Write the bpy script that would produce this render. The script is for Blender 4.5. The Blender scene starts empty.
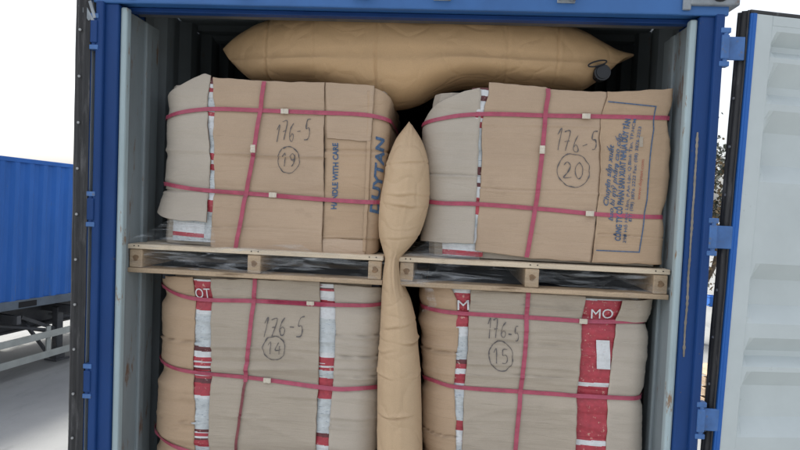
import bpy, bmesh, math, random
from mathutils import Matrix, Vector, noise
from math import sin, cos, pi, radians
random.seed(7)
S = bpy.context.scene
COL = S.collection
# ------------------------------------------------------------------ camera
CP = Vector((0.187, -2.376, 1.524)); YAW, PIT, ROL, FPX = 0.0637, -0.042, -0.0424, 584.5
def rotm():
    a = Matrix.Rotation(YAW, 3, 'Z'); b = Matrix.Rotation(PIT, 3, 'X')
    c = Matrix(((cos(ROL), 0, sin(ROL)), (0, 1, 0), (-sin(ROL), 0, cos(ROL))))
    return a @ b @ c
RM = rotm()
cam = bpy.data.cameras.new('camera'); cam.sensor_width = 36; cam.lens = FPX / 800 * 36
cam.clip_start = 0.05; cam.clip_end = 1500
camo = bpy.data.objects.new('camera', cam); COL.objects.link(camo)
camo.matrix_world = Matrix.Translation(CP) @ (RM @ Matrix(((1, 0, 0), (0, 0, -1), (0, 1, 0)))).to_4x4()
S.camera = camo
def P(x, y, Y):
    """measured picture point -> real point on the vertical plane at depth Y"""
    d = RM @ Vector(((x - 400) / FPX, 1, -(y - 225) / FPX))
    t = (Y - CP.y) / d.y
    return CP + d * t
# ------------------------------------------------------------------ light
SUN_EL, SUN_AZ = radians(58), radians(-62)      # azimuth from +Y towards +X
w = bpy.data.worlds.new('World'); S.world = w; w.use_nodes = True
nt = w.node_tree; nt.nodes.clear()
out = nt.nodes.new('ShaderNodeOutputWorld'); bg = nt.nodes.new('ShaderNodeBackground')
sky = nt.nodes.new('ShaderNodeTexSky'); sky.sky_type = 'NISHITA'; sky.sun_disc = False
sky.sun_elevation = SUN_EL; sky.sun_rotation = SUN_AZ; sky.dust_density = 4; sky.air_density = 1.0; sky.ozone_density = 1
hs = nt.nodes.new('ShaderNodeHueSaturation'); hs.inputs['Saturation'].default_value = 0.28
nt.links.new(sky.outputs[0], hs.inputs['Color']); nt.links.new(hs.outputs[0], bg.inputs[0])
bg.inputs[1].default_value = 0.15; nt.links.new(bg.outputs[0], out.inputs[0])
sl = bpy.data.lights.new('sun', 'SUN'); sl.energy = 2.3; sl.angle = radians(9); sl.color = (1, .96, .9)
so = bpy.data.objects.new('sun', sl); COL.objects.link(so)
sd = Vector((sin(SUN_AZ) * cos(SUN_EL), cos(SUN_AZ) * cos(SUN_EL), sin(SUN_EL)))
so.rotation_euler = sd.to_track_quat('Z', 'Y').to_euler()
S.view_settings.view_transform = 'Standard'; S.view_settings.look = 'None'
S.view_settings.gamma = 1; S.view_settings.use_curve_mapping = False
S.view_settings.exposure = 1.12
S.render.resolution_x = 1024; S.render.resolution_y = 576

# ------------------------------------------------------------------ helpers
def tag(o, label=None, cat=None, group=None, kind=None):
    if label: o['label'] = label
    if cat: o['category'] = cat
    if group: o['group'] = group
    if kind: o['kind'] = kind
    return o
def empty(name, loc=(0, 0, 0), rz=0):
    o = bpy.data.objects.new(name, None); COL.objects.link(o); o.location = loc; o.rotation_euler.z = rz
    o.empty_display_size = .1
    return o
def link(name, me, mats, parent=None):
    o = bpy.data.objects.new(name, me); COL.objects.link(o)
    for m in (mats if isinstance(mats, (list, tuple)) else [mats]): me.materials.append(m)
    if parent: o.parent = parent
    return o
class MB:
    def __init__(s): s.bm = bmesh.new()
    def box(s, x0, x1, y0, y1, z0, z1, bev=0, mi=0):
        g = bmesh.ops.create_cube(s.bm, size=1)
        vs = g['verts']
        for v in vs:
            v.co = Vector((x0 + (v.co.x + .5) * (x1 - x0), y0 + (v.co.y + .5) * (y1 - y0), z0 + (v.co.z + .5) * (z1 - z0)))
        fs = {f for v in vs for f in v.link_faces}
        for f in fs: f.material_index = mi
        if bev:
            es = {e for v in vs for e in v.link_edges}
            bmesh.ops.bevel(s.bm, geom=list(es), offset=bev, segments=2, affect='EDGES', profile=.5)
        return s
    def bar(s, a, b, w_, h_, up=(0, 0, 1)):
        a = Vector(a); b = Vector(b); d = (b - a); L = d.length; d.normalize()
        u = Vector(up); sx = d.cross(u)
        if sx.length < 1e-4: sx = d.cross(Vector((1, 0, 0)))
        sx.normalize(); u = sx.cross(d)
        vs = []
        for e in (a, b):
            for p, q in ((-1, -1), (1, -1), (1, 1), (-1, 1)):
                vs.append(s.bm.verts.new(e + sx * p * w_ / 2 + u * q * h_ / 2))
        for f in ((0, 1, 2, 3), (7, 6, 5, 4), (0, 4, 5, 1), (1, 5, 6, 2), (2, 6, 7, 3), (3, 7, 4, 0)):
            s.bm.faces.new([vs[i] for i in f])
        return s
    def cyl(s, a, b, r, n=16, r2=None):
        a = Vector(a); b = Vector(b); d = b - a
        q = d.to_track_quat('Z', 'Y').to_matrix().to_4x4()
        bmesh.ops.create_cone(s.bm, cap_ends=True, segments=n, radius1=r, radius2=r if r2 is None else r2, depth=d.length,
                              matrix=Matrix.Translation((a + b) / 2) @ q)
        return s
    def tube(s, pts, r, n=8):
        pts = [Vector(p) for p in pts]
        rings = []
        for i, p in enumerate(pts):
            d = (pts[min(i + 1, len(pts) - 1)] - pts[max(i - 1, 0)]).normalized()
            u = Vector((0, 1, 0)) if abs(d.y) < .9 else Vector((1, 0, 0))
            a = d.cross(u).normalized(); b = a.cross(d)
            rr = r[i] if isinstance(r, (list, tuple)) else r
            rings.append([s.bm.verts.new(p + a * rr * cos(2 * pi * k / n) + b * rr * sin(2 * pi * k / n)) for k in range(n)])
        for A, B in zip(rings, rings[1:]):
            for k in range(n): s.bm.faces.new((A[k], A[(k + 1) % n], B[(k + 1) % n], B[k]))
        s.bm.faces.new(rings[0][::-1]); s.bm.faces.new(rings[-1])
        return s
    def grid(s, f, nu, nv, mi=None, flip=False):
        V = [[s.bm.verts.new(f(i / nu, j / nv)) for j in range(nv + 1)] for i in range(nu + 1)]
        for i in range(nu):
            for j in range(nv):
                q = (V[i][j], V[i + 1][j], V[i + 1][j + 1], V[i][j + 1])
                fc = s.bm.faces.new(q[::-1] if flip else q)
                if mi: fc.material_index = mi((i + .5) / nu, (j + .5) / nv)
        return V
    def build(s, name, mats, parent=None, smooth=False, normals=True):
        if normals: bmesh.ops.recalc_face_normals(s.bm, faces=s.bm.faces[:])
        me = bpy.data.meshes.new(name); s.bm.to_mesh(me); s.bm.free()
        if smooth:
            for p in me.polygons: p.use_smooth = True
        return link(name, me, mats, parent)
def solid(o, t, off=-1):
    m = o.modifiers.new('thickness', 'SOLIDIFY'); m.thickness = t; m.offset = off
    return o
def lerp(a, b, t): return a + (b - a) * t
def pw(pts, x):
    if x <= pts[0][0]: return pts[0][1]
    for (a, p), (b, q) in zip(pts, pts[1:]):
        if x <= b: return p + (q - p) * (x - a) / (b - a)
    return pts[-1][1]
def spw(pts, x):                       # smooth (catmull) interpolation of sorted points
    n = len(pts)
    if x <= pts[0][0]: return pts[0][1]
    if x >= pts[-1][0]: return pts[-1][1]
    for i in range(n - 1):
        if x <= pts[i + 1][0]:
            x0, y0 = pts[i]; x1, y1 = pts[i + 1]; h = x1 - x0; t = (x - x0) / h
            m0 = (y1 - pts[i - 1][1]) / (x1 - pts[i - 1][0]) if i > 0 else (y1 - y0) / h
            m1 = (pts[i + 2][1] - y0) / (pts[i + 2][0] - x0) if i < n - 2 else (y1 - y0) / h
            return ((2*t**3-3*t*t+1)*y0 + (t**3-2*t*t+t)*h*m0 + (-2*t**3+3*t*t)*y1 + (t**3-t*t)*h*m1)

# ------------------------------------------------------------------ materials
def mat(name, col, rough=.7, var=.12, vscale=6, bump=.0, bscale=60, stretch=(1, 1, 1), metal=0, spec=.5,
        stain=None, sscale=9, sth=.62, swidth=.06, sstretch=(1, 1, 1), fine=0, coat=0):
    m = bpy.data.materials.new(name); m.use_nodes = True; T = m.node_tree; N = T.nodes; L = T.links
    b = N['Principled BSDF']; b.inputs['Roughness'].default_value = rough; b.inputs['Metallic'].default_value = metal
    b.inputs['Specular IOR Level'].default_value = spec
    if coat: b.inputs['Coat Weight'].default_value = coat; b.inputs['Coat Roughness'].default_value = .25
    tc = N.new('ShaderNodeTexCoord'); mp = N.new('ShaderNodeMapping'); L.new(tc.outputs['Object'], mp.inputs[0])
    mp.inputs['Scale'].default_value = stretch
    nz = N.new('ShaderNodeTexNoise'); nz.inputs['Scale'].default_value = vscale; nz.inputs['Detail'].default_value = 6
    nz.inputs['Roughness'].default_value = .62
    L.new(mp.outputs[0], nz.inputs['Vector'])
    r = N.new('ShaderNodeValToRGB'); r.color_ramp.elements[0].position = .3; r.color_ramp.elements[1].position = .7
    r.color_ramp.elements[0].color = (*[c * (1 - var) for c in col], 1)
    r.color_ramp.elements[1].color = (*[min(1, c * (1 + var)) for c in col], 1)
    L.new(nz.outputs[0], r.inputs[0]); cur = r.outputs[0]
    if fine:
        n3 = N.new('ShaderNodeTexNoise'); n3.inputs['Scale'].default_value = 240; n3.inputs['Detail'].default_value = 2
        L.new(tc.outputs['Object'], n3.inputs['Vector'])
        mr = N.new('ShaderNodeMapRange'); mr.inputs['From Min'].default_value = .3; mr.inputs['From Max'].default_value = .7
        mr.inputs['To Min'].default_value = 1 - fine; mr.inputs['To Max'].default_value = 1 + fine; L.new(n3.outputs[0], mr.inputs[0])
        mx = N.new('ShaderNodeMix'); mx.data_type = 'RGBA'; mx.blend_type = 'MULTIPLY'; mx.inputs[0].default_value = 1
        L.new(cur, mx.inputs[6]); L.new(mr.outputs[0], mx.inputs[7]); cur = mx.outputs[2]
    if stain:
        mp2 = N.new('ShaderNodeMapping'); L.new(tc.outputs['Object'], mp2.inputs[0]); mp2.inputs['Scale'].default_value = sstretch
        n2 = N.new('ShaderNodeTexNoise'); n2.inputs['Scale'].default_value = sscale; n2.inputs['Detail'].default_value = 8
        n2.inputs['Roughness'].default_value = .7; L.new(mp2.outputs[0], n2.inputs['Vector'])
        r2 = N.new('ShaderNodeValToRGB'); r2.color_ramp.elements[0].position = sth; r2.color_ramp.elements[1].position = sth + swidth
        L.new(n2.outputs[0], r2.inputs[0])
        mx = N.new('ShaderNodeMix'); mx.data_type = 'RGBA'; L.new(r2.outputs[0], mx.inputs[0])
        L.new(cur, mx.inputs[6]); mx.inputs[7].default_value = (*stain, 1); cur = mx.outputs[2]
    L.new(cur, b.inputs['Base Color'])
    if bump:
        n4 = N.new('ShaderNodeTexNoise'); n4.inputs['Scale'].default_value = bscale; n4.inputs['Detail'].default_value = 5
        L.new(mp.outputs[0], n4.inputs['Vector'])
        bp = N.new('ShaderNodeBump'); bp.inputs['Strength'].default_value = bump; bp.inputs['Distance'].default_value = .01
        L.new(n4.outputs[0], bp.inputs['Height']); L.new(bp.outputs[0], b.inputs['Normal'])
    return m
M = {}
RUST = (.16, .075, .035)
M['blue'] = mat('container_blue_paint', (.009, .045, .17), .5, .2, 3, .12, 25, spec=.25, stretch=(1, 1, .35), stain=(.10, .085, .07), sscale=14, sth=.66, swidth=.03)
M['blue_hdr'] = mat('header_blue_paint', (.032, .125, .35), .5, .12, 4, .1, 25, stain=(.10, .11, .13), sscale=22, sth=.68, swidth=.04)
M['blue_side'] = mat('blue_corrugated_paint', (.024, .12, .42), .55, .18, 1.6, .05, 25, spec=.25, stretch=(1, 1, .25), stain=(.10, .14, .2), sscale=5, sth=.62, swidth=.12, sstretch=(2, 2, .4))
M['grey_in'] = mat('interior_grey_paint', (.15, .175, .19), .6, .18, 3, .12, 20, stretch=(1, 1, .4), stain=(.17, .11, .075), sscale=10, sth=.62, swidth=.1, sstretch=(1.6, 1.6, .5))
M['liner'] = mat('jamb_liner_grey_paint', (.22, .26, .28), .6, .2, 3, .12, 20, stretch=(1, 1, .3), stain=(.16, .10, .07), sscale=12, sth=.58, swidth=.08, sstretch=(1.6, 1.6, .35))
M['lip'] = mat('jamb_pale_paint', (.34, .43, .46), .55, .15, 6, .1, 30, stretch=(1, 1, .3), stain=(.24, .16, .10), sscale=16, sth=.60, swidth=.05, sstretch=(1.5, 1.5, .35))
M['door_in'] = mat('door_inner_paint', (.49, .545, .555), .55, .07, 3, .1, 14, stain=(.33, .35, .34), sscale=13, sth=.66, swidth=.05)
M['rubber'] = mat('door_gasket_rubber', (.030, .031, .034), .65, .35, 20, .2, 60, stretch=(1, 1, .2), stain=(.10, .10, .105), sscale=12, sth=.55, swidth=.12, sstretch=(2, 2, .3))
M['rivet'] = mat('zinc_rivet', (.3, .31, .32), .4, .1, metal=.3)
M['steel'] = mat('weathered_casting', (.24, .27, .30), .55, .3, 14, .2, 50, stain=RUST, sscale=20, sth=.60, swidth=.08)
M['hinge'] = mat('hinge_blue_paint', (.05, .14, .36), .5, .2, 20, .1, 40, stain=(.12, .13, .15), sscale=30, sth=.58, swidth=.1)
M['hole'] = mat('dark_hole', (.01, .01, .012), .9)
M['wear'] = mat('bare_worn_steel', (.22, .2, .17), .7, .35, 40, .3, 90, stretch=(1, 1, .3))
M['floor'] = mat('container_plywood_floor', (.13, .08, .05), .7, .3, 5, .1, 40, stretch=(1, .1, 1))
def card(name, c, lines=.2):
    m = mat(name, c, .85, .08, 2.2, 0, 16, stretch=(1, 1, 1.6), fine=.03, spec=.15, stain=tuple(q * .72 for q in c), sscale=3.2, sth=.60, swidth=.22, sstretch=(1, 1, 2.5))
    T = m.node_tree; N = T.nodes; L = T.links; b = N['Principled BSDF']
    tc = N.new('ShaderNodeTexCoord'); mp = N.new('ShaderNodeMapping'); mp.inputs['Scale'].default_value = (.8, .8, 15); L.new(tc.outputs['Object'], mp.inputs[0])
    n1 = N.new('ShaderNodeTexNoise'); n1.inputs['Scale'].default_value = 1.4; n1.inputs['Detail'].default_value = 5; n1.inputs['Roughness'].default_value = .7; L.new(mp.outputs[0], n1.inputs['Vector'])
    n2 = N.new('ShaderNodeTexVoronoi'); n2.feature = 'DISTANCE_TO_EDGE'; n2.inputs['Scale'].default_value = 2.2
    mp2 = N.new('ShaderNodeMapping'); mp2.inputs['Scale'].default_value = (.5, .5, 4.6); mp2.inputs['Rotation'].default_value = (0, .06, 0); L.new(tc.outputs['Object'], mp2.inputs[0]); L.new(mp2.outputs[0], n2.inputs['Vector'])
    r = N.new('ShaderNodeMapRange'); r.inputs['From Max'].default_value = .02; L.new(n2.outputs[0], r.inputs[0])
    b1 = N.new('ShaderNodeBump'); b1.inputs['Strength'].default_value = lines; b1.inputs['Distance'].default_value = .03; L.new(n1.outputs[0], b1.inputs['Height'])
    b2 = N.new('ShaderNodeBump'); b2.inputs['Strength'].default_value = .16; b2.inputs['Distance'].default_value = .006; L.new(r.outputs[0], b2.inputs['Height'])
    L.new(b1.outputs[0], b2.inputs['Normal']); L.new(b2.outputs[0], b.inputs['Normal'])
    return m
M['card'] = card('brown_cardboard', (.46, .345, .25))
M['card2'] = card('tan_cardboard', (.46, .335, .23))
M['card_pale'] = card('pale_cardboard', (.52, .40, .30))
M['card_grey'] = card('greyish_cardboard', (.46, .41, .35))
M['card_grey2'] = card('grey_brown_cardboard', (.42, .365, .30), lines=.4)
M['card_edge'] = mat('cardboard_flute_edge', (.20, .13, .08), .9, .2, 60, .3, 200)
M['kraft'] = mat('kraft_paper_airbag', (.53, .35, .19), .6, .06, 2.2, .22, 9, fine=.04, spec=.4)
M['kraft2'] = mat('pale_kraft_paper_airbag', (.51, .37, .235), .6, .06, 2.2, .22, 11, fine=.04, spec=.4)
def creased(m, sc, st):
    N = m.node_tree.nodes; L = m.node_tree.links; b = N['Principled BSDF']
    tc = N.new('ShaderNodeTexCoord'); v = N.new('ShaderNodeTexVoronoi'); v.feature = 'DISTANCE_TO_EDGE'; v.inputs['Scale'].default_value = sc
    nz = N.new('ShaderNodeTexNoise'); nz.inputs['Scale'].default_value = 4; mx = N.new('ShaderNodeMix'); mx.data_type = 'RGBA'; mx.inputs[0].default_value = .25
    L.new(tc.outputs['Object'], nz.inputs['Vector']); L.new(tc.outputs['Object'], mx.inputs[6]); L.new(nz.outputs[1], mx.inputs[7]); L.new(mx.outputs[2], v.inputs['Vector'])
    r = N.new('ShaderNodeMapRange'); r.inputs['From Max'].default_value = .12; L.new(v.outputs[0], r.inputs[0])
    bp = N.new('ShaderNodeBump'); bp.inputs['Strength'].default_value = st; bp.inputs['Distance'].default_value = .01; L.new(r.outputs[0], bp.inputs['Height'])
    old = b.inputs['Normal'].links[0].from_socket; L.new(old, bp.inputs['Normal']); L.new(bp.outputs[0], b.inputs['Normal'])
creased(M['kraft'], 7, .22); creased(M['kraft2'], 9, .28)
M['strap'] = mat('red_polyester_strap', (.38, .06, .11), .4, .18, 30, .2, 220, stretch=(1, 1, 1), coat=.2)
M['strap_dark'] = mat('dark_red_strap', (.20, .05, .06), .5, .2, 30, .2, 220)
M['clip'] = mat('strap_seal_metal', (.62, .57, .48), .45, .15, 40, .2, 90, metal=.25)
M['wood'] = mat('pallet_pine', (.41, .31, .21), .75, .22, 7, .3, 40, stretch=(.35, 1, 4), fine=.1, stain=(.18, .12, .07), sscale=7, sstretch=(.5, 1, 3), sth=.56, swidth=.14)
M['wood_dark'] = mat('pallet_knot_wood', (.22, .14, .08), .8, .4, 60)
M['wood_pale'] = mat('fresh_pallet_pine', (.62, .52, .39), .75, .14, 7, .3, 40, stretch=(.35, 1, 4), fine=.08, stain=(.27, .2, .13), sscale=7, sstretch=(.5, 1, 3), sth=.58, swidth=.14)
M['ink_blue'] = mat('blue_print_ink', (.07, .13, .235), .85, .4, 90)
M['ink_red'] = mat('red_print_ink', (.42, .15, .10), .8, .2, 60)
M['marker'] = mat('marker_pen_ink', (.12, .11, .11), .8, .4, 120)
M['p_red'] = mat('pack_red_print', (.38, .04, .06), .4, .2, 40, .3, 60, spec=.5, stain=(.55, .30, .25), sscale=60, sth=.60, swidth=.03)
M['p_white'] = mat('pack_white_print', (.62, .64, .66), .4, .12, 40, .3, 60, stain=(.40, .22, .24), sscale=45, sstretch=(1, 1, 4), sth=.63, swidth=.03)
M['p_blue'] = mat('pack_pale_blue_print', (.50, .54, .56), .4, .12, 40, .3, 60, stain=(.20, .25, .31), sscale=42, sth=.58, swidth=.05, sstretch=(1, 1, 5))
M['p_dark'] = mat('pack_dark_red_print', (.12, .03, .035), .5, .3, 40, .3, 60, stain=(.5, .4, .38), sscale=60, sth=.62, swidth=.03)  # dark red bands of the pack print
M['p_yel'] = mat('pack_orange_print', (.7, .22, .04), .4)
M['valve'] = mat('black_plastic_valve', (.012, .014, .02), .4)
M['chassis'] = mat('chassis_dark_steel', (.075, .078, .085), .6, .3, 4, .1, 30, stain=(.12, .11, .10), sscale=5, sth=.58, swidth=.1)
M['rail_dark'] = mat('container_bottom_rail', (.085, .11, .14), .6, .25, 3, .1, 30)
M['guard'] = mat('galvanised_guard_rail', (.36, .38, .36), .55, .15, 4, .1, 30, metal=.1)
M['tyre'] = mat('tyre_rubber', (.025, .025, .025), .85, .2, 20, .3, 60)
M['rim'] = mat('wheel_rim_steel', (.45, .45, .44), .45, .1, metal=.4)
M['bark'] = mat('tree_bark', (.10, .075, .055), .9, .3, 20, .5, 40)
M['leafA'] = mat('brown_dry_leaves', (.17, .12, .06), .7, .4, 3)
M['leafB'] = mat('dark_green_leaves', (.05, .06, .045), .7, .4, 3)
# concrete ground
M['ground'] = mat('yard_concrete', (.22, .225, .22), .85, .14, .5, .25, 20, stain=(.165, .17, .17), sscale=.8, sth=.55, swidth=.12, sstretch=(1.5, .3, 1), fine=.05)
def film_mat():
    m = bpy.data.materials.new('clear_stretch_film'); m.use_nodes = True; T = m.node_tree; N = T.nodes; L = T.links
    b = N['Principled BSDF']; b.inputs['Base Color'].default_value = (.75, .8, .85, 1); b.inputs['Roughness'].default_value = .12
    b.inputs['Specular IOR Level'].default_value = .8
    tc = N.new('ShaderNodeTexCoord'); mp = N.new('ShaderNodeMapping'); mp.inputs['Scale'].default_value = (.7, 1, 8)
    mp.inputs['Rotation'].default_value = (0, .12, 0)
    L.new(tc.outputs['Object'], mp.inputs[0])
    n = N.new('ShaderNodeTexNoise'); n.inputs['Scale'].default_value = 5; n.inputs['Detail'].default_value = 6; n.inputs['Distortion'].default_value = 1.6
    L.new(mp.outputs[0], n.inputs['Vector'])
    r = N.new('ShaderNodeValToRGB'); r.color_ramp.elements[0].position = .51; r.color_ramp.elements[0].color = (.03, .03, .03, 1)
    r.color_ramp.elements[1].position = .74; r.color_ramp.elements[1].color = (.34, .34, .34, 1)
    L.new(n.outputs[0], r.inputs[0]); L.new(r.outputs[0], b.inputs['Alpha'])
    bp = N.new('ShaderNodeBump'); bp.inputs['Strength'].default_value = 1; bp.inputs['Distance'].default_value = .04
    L.new(n.outputs[0], bp.inputs['Height']); L.new(bp.outputs[0], b.inputs['Normal'])
    return m
M['film'] = film_mat()
M['shade_sheet'] = mat('painted_void_shade', (.012, .016, .028), .5, .2, 6, .2, 20)  # near-black colour standing in for shade inside the pallet openings

# ------------------------------------------------------------------ ground
GZ = -1.82
g = MB(); g.grid(lambda u, v: Vector(((u - .5) * 600, (v - .5) * 600, GZ)), 8, 8)
gr = g.build('ground', M['ground']); tag(gr, kind='structure')

# ------------------------------------------------------------------ corrugated wall helper (runs along Y, stands on X)
def corr_offset(t, pitch=.278, d=.036):
    k = (t / pitch) % 1.0
    return pw([(0, 0), (.26, 0), (.5, 1), (.76, 1), (1, 0)], k) * d
def corr_wall_y(mb, X, y0, y1, z0, z1, sgn, phase=0, pitch=.278):
    ys = []; y = y0
    n0 = math.floor((y0 - phase) / pitch)
    pts = [y0]
    for k in range(n0, n0 + int((y1 - y0) / pitch) + 3):
        for c in (0, .26, .5, .76):
            q = phase + (k + c) * pitch
            if y0 < q < y1: pts.append(q)
    pts.append(y1)
    prev = None
    for q in pts:
        x = X + sgn * corr_offset(q - phase, pitch)
        a = mb.bm.verts.new((x, q, z0)); b = mb.bm.verts.new((x, q, z1))
        if prev: mb.bm.faces.new((prev[0], a, b, prev[1]))
        prev = (a, b)

# ------------------------------------------------------------------ our container
LEN = 6.0; HW = 1.17; HD = 2.285; RT = 2.42
cont = tag(empty('shipping_container', (0, 0, 0)), 'open blue shipping container full of strapped cartons, both doors swung wide', 'shipping container')
def post(sx):
    b = MB()
    X = lambda a, c: (sx * a, sx * c) if sx > 0 else (sx * c, sx * a)
    x0, x1 = X(HW, HW + .062); b.box(x0, x1, 0, .10, -.12, HD + .006, .006)
    x0, x1 = X(HW + .055, HW + .09); b.box(x0, x1, -.018, .09, -.12, HD + .01, .008)
    x0, x1 = X(HW + .084, HW + .102); b.box(x0, x1, .01, .09, -.12, HD + .01, .006)
    p = b.build('corner_post', M['blue'], cont)
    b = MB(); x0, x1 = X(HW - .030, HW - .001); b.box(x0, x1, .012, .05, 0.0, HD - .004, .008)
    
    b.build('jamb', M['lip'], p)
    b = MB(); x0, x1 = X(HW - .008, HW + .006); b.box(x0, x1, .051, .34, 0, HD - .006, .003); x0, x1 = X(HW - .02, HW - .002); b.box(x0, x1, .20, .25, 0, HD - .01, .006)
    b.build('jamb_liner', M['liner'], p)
    return p
pl, pr = post(-1), post(1)
# worn streak on right post
b = MB()
rng = random.Random(3)
zz = .98
pts = [(P(680, 330, -.002)), (P(684, 280, -.002)), P(689, 230, -.002), P(694, 180, -.002), P(699, 128, -.002)]
def streak(u, v):
    zc = lerp(.95, 1.84, v)
    xc = HW + .018 + .0025 * noise.noise(Vector((0, 1, zc * 9)))
    wd = .0055 + .009 * abs(noise.noise(Vector((3, 0, zc * 40)))) + .006 * abs(noise.noise(Vector((3, 5, zc * 7)))) * (sin(pi * min(1, max(0, v)) ) ** .3 + .1)
    return Vector((xc + (u - .5) * wd, -.0025, zc))
b.grid(streak, 2, 220); solid(b.build('paint_wear', M['wear'], pr), .001)
# header
b = MB()
b.box(-HW - .104, HW + .104, -.012, .006, HD + .004, 2.56, .006)      # front fascia
b.box(-HW - .10, HW + .10, .006, .11, HD + .012, 2.54, .004)
b.build('door_header', M['blue_hdr'], cont)
b = MB(); b.box(-HW, HW, .06, .10, HD - .008, HD + .010, .003); b.build('header_lip', M['blue'], cont)
b = MB(); b.box(-HW, HW, .12, .18, HD + .004, HD + .14, .004); b.build('roof_header_beam', M['chassis'], cont)
b = MB(); b.box(-HW - .10, HW + .10, -.01, .12, -.16, -.002, .006); b.build('door_sill', M['blue'], cont)
b = MB(); b.box(-HW, HW, .12, LEN, -.05, 0); b.build('floor_boards', M['floor'], cont)
for sx in (-1, 1):
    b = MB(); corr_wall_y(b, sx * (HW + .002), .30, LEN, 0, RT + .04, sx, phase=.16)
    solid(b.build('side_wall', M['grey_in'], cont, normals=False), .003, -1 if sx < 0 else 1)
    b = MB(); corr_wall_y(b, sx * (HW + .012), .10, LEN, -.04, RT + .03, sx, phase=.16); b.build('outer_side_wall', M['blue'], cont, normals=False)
    b = MB(); b.box(*sorted((sx * (HW + .01), sx * (HW + .075))), .10, LEN, -.16, -.03); b.box(*sorted((sx * (HW + .01), sx * (HW + .075))), .12, LEN, RT + .02, RT + .10)
    b.build('side_rail', M['blue'], cont)
# roof
b = MB()
def roofp(u, v):
    y = lerp(.13, LEN, v); return Vector((lerp(-HW - .03, HW + .03, u), y, RT + corr_offset(y, .21, .02)))
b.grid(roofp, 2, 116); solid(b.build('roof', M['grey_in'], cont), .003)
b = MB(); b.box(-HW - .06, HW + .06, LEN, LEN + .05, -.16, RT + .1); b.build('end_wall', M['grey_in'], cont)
# castings at the upper corners, with their oval holes
for sx in (-1, 1):
    b = MB()
    x0, x1 = sorted((sx * (HW - .05), sx * (HW + .135)))
    b.box(x0, x1, -.03, .13, HD + .038, 2.60, .006)
    b.box(*sorted((sx * (HW - .075), sx * (HW - .045))), -.026, -.012, HD + .02, 2.60, .004)
    c = b.build('corner_casting', M['steel'], cont)
    b = MB()
    def hol(n=20):
        vs = []
        for k in range(n):
            a = 2 * pi * k / n
            vs.append((sx * (HW + .058) + .040 * cos(a), -.0325, HD + .094 + .044 * sin(a)))
        return vs
    vs = [b.bm.verts.new(v) for v in hol()]; b.bm.faces.new(vs)
    solid(b.build('casting_hole', M['hole'], c), .002)
# torn rubber at upper left
b = MB()
for k, (a, c) in enumerate((((80, 5), (90, 20)), ((86, 8), (94, 22)), ((90, 1), (95, 18)))):
    p, q = P(*a, -.02), P(*c, -.02); b.bar(p, q, .012, .006, (0, 1, 0))
b.build('torn_seal', M['steel'], cont)
# cam keepers on the header
for px, py in ((243, 0), (361, 1), (442, 2), (566, 8)):
    p = P(px, py, -.02)
    b = MB(); z = HD + .05
    b.box(p.x - .035, p.x + .035, -.020, -.011, z - .012, z + .05, .003)
    b.box(p.x - .033, p.x - .015, -.062, -.018, z - .004, z + .04, .004)
    b.box(p.x + .013, p.x + .033, -.062, -.018, z - .008, z + .035, .004)
    b.cyl((p.x - .03, -.045, z + .02), (p.x + .03, -.045, z + .02), .009)
    b.build('cam_keeper', M['steel'], cont)

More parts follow.
